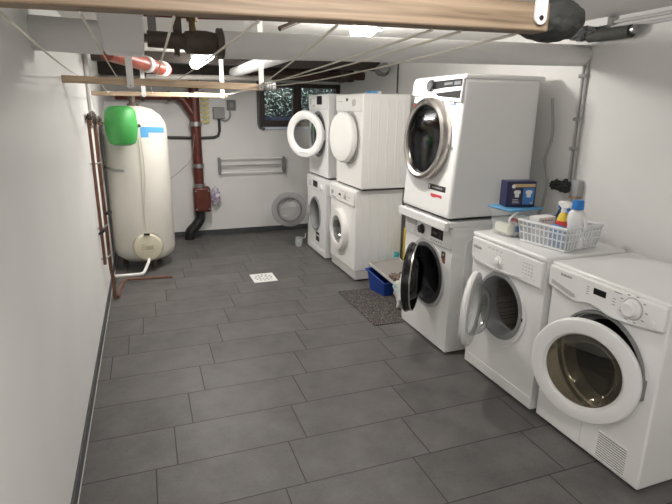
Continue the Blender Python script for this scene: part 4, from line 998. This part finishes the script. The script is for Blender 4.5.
def cord(a, b, label, sag=0.01, r=0.0021):
    a, b = Vector(a), Vector(b); pts = []
    for i in range(9):
        s = i/8; p = a.lerp(b, s); p.z -= sag*4*s*(1-s); pts.append(p)
    o = one_tube('clothesline_cord', pts, r, M_CORD, None, 6); tag(o, label, 'cord', 'clothesline cords')
ZC, ZB = 1.648, 1.668
F = lambda x: (x, 0.70, 1.641 + 0.016*(x+0.385))
cord(F(-0.140), (-0.294, 3.2, 1.700), 'leftmost cream cord running close along the white left wall', 0.012)
cord(F(-0.057), (-0.108, 3.2, 1.695), 'cream cord crossing in front of the white boxed pipe joint', 0.005)
cord(F(0.046), (0.083, 3.2, 1.690), 'cream cord passing the dark iron pipe section', 0.006)
cord(F(0.149), (0.19, 3.2, 1.688), 'cream cord crossing just right of the iron flange', 0.006)
cord(F(0.256), (0.68, 3.2, 1.68), 'cream cord slanting over the lagged pipe to the middle batten end', 0.006)
cord(F(0.401), (0.72, 4.88, 1.66), 'long cream cord slanting from near batten to farthest batten end', 0.012)
cord(F(0.449), (0.735, 3.2, 1.702), 'upper cream cord converging on the grey cleat from the right', 0.014)
cord(F(0.545), (0.755, 3.2, 1.676), 'lowest cream cord converging on the grey cleat, from beside the dark cloth', 0.016)
for x0_, x1_, lb in ((-0.20, -0.24, 'short cream cord between battens beside the left wall'), (0.06, 0.10, 'short cream cord between battens left of the red drain stack'), (0.40, 0.34, 'short cream cord between battens ahead of the red drain stack'), (0.64, 0.70, 'short cream cord between battens left of the window')):
    cord((x0_, 3.22, 1.675), (x1_, 4.88, 1.662), lb, 0.02, 0.003)
t = empty('cord_cleat', (0.735, 3.18, 1.672)); tag(t, 'grey ribbed cord cleat at the right end of the middle batten', 'cleat')
one_lathe('cleat_barrel', [(0,-0.035),(0.022,-0.033),(0.027,-0.02),(0.024,-0.012),(0.027,-0.004),(0.024,0.004),(0.027,0.012),(0.024,0.02),(0.022,0.033),(0,0.036)], axis_M((0,0,0),(1,0,0.02)), mat('light_cleat', (0.40,0.40,0.39), 0.6), t, 20)
# dark cloth at the near batten end
bm = bmesh.new()
blob(bm, (0,0,0), (0.062,0.045,0.034), 0.12, 1.6, 5, 2.3)
for v in bm.verts:
    v.co.z += 0.0016*sin(v.co.x*160 + v.co.z*90) - 0.02*max(0, -v.co.x-0.01)
o = finish('dark_cloth', bm, M_BAGD); o.location = (0.641, 0.72, 1.682)
o.location = (0.645, 0.745, 1.688); tag(o, 'dark grey folded cloth hanging over the near batten end', 'cloth')

# right wall, near the ceiling
t = empty('wall_pipes', (0,0,0)); tag(t, 'pair of thin grey vertical pipes on the right wall behind the washers', 'pipes')
for y in (2.425, 2.452): one_tube('pipe', [(2.408,y,1.90),(2.408,y,1.15)], 0.0085, mat('light_grey_pipe', (0.50,0.49,0.48), 0.5), t, 10)
for z in (1.74, 1.50, 1.33): one_tube('pipe_clip', [(2.398,2.412,z),(2.398,2.465,z)], 0.011, M_GREYC, t, 8)
t = empty('dark_stub', (0,0,0)); tag(t, 'dark grey lagged stub with metal end on the right wall by the ceiling', 'pipe')
one_tube('stub', [(2.37,2.40,1.945),(2.37,2.13,1.94)], 0.032, mat('dark_green_lagging', (0.060,0.064,0.055), 0.7, bump=0.4, bscale=50), t, 16)
one_tube('metal_end', [(2.37,2.13,1.945),(2.37,2.105,1.947)], 0.022, M_STEEL, t, 12)
bm = bmesh.new(); blob(bm, (2.36,2.45,1.965), (0.05,0.10,0.035), 0.35, 2.5, 4, 1.1); finish('torn_end', bm, mat('grey_tear', (0.10,0.10,0.10), 0.7), t)
tag(one_box('cable_trunking', (2.37, 2.42, 2.29, 2.46, 1.99, 2.033), M_WHITE2, bevel=0.004), 'short white cable trunking in the corner of right wall and ceiling', 'trunking')
for z, lb in ((2.005, 'upper pale pipe running along the right wall under the ceiling'), (1.975, 'lower pale pipe running along the right wall under the ceiling')):
    tag(one_tube('ceiling_conduit', [(2.408,2.285,z),(2.408,-1.2,z)], 0.009, mat('pale_conduit', (0.56,0.55,0.55), 0.5), None, 10), lb, 'pipe', 'pale pipes on the right wall')
tag(one_tube('grey_hose', [(2.36,2.62,1.62),(2.375,2.60,1.40),(2.365,2.625,1.25),(2.38,2.60,1.10),(2.37,2.62,0.9)], 0.009, M_GREYC, None, 8, smooth=6), 'grey hose hanging behind the tall stacked dryer', 'hose')
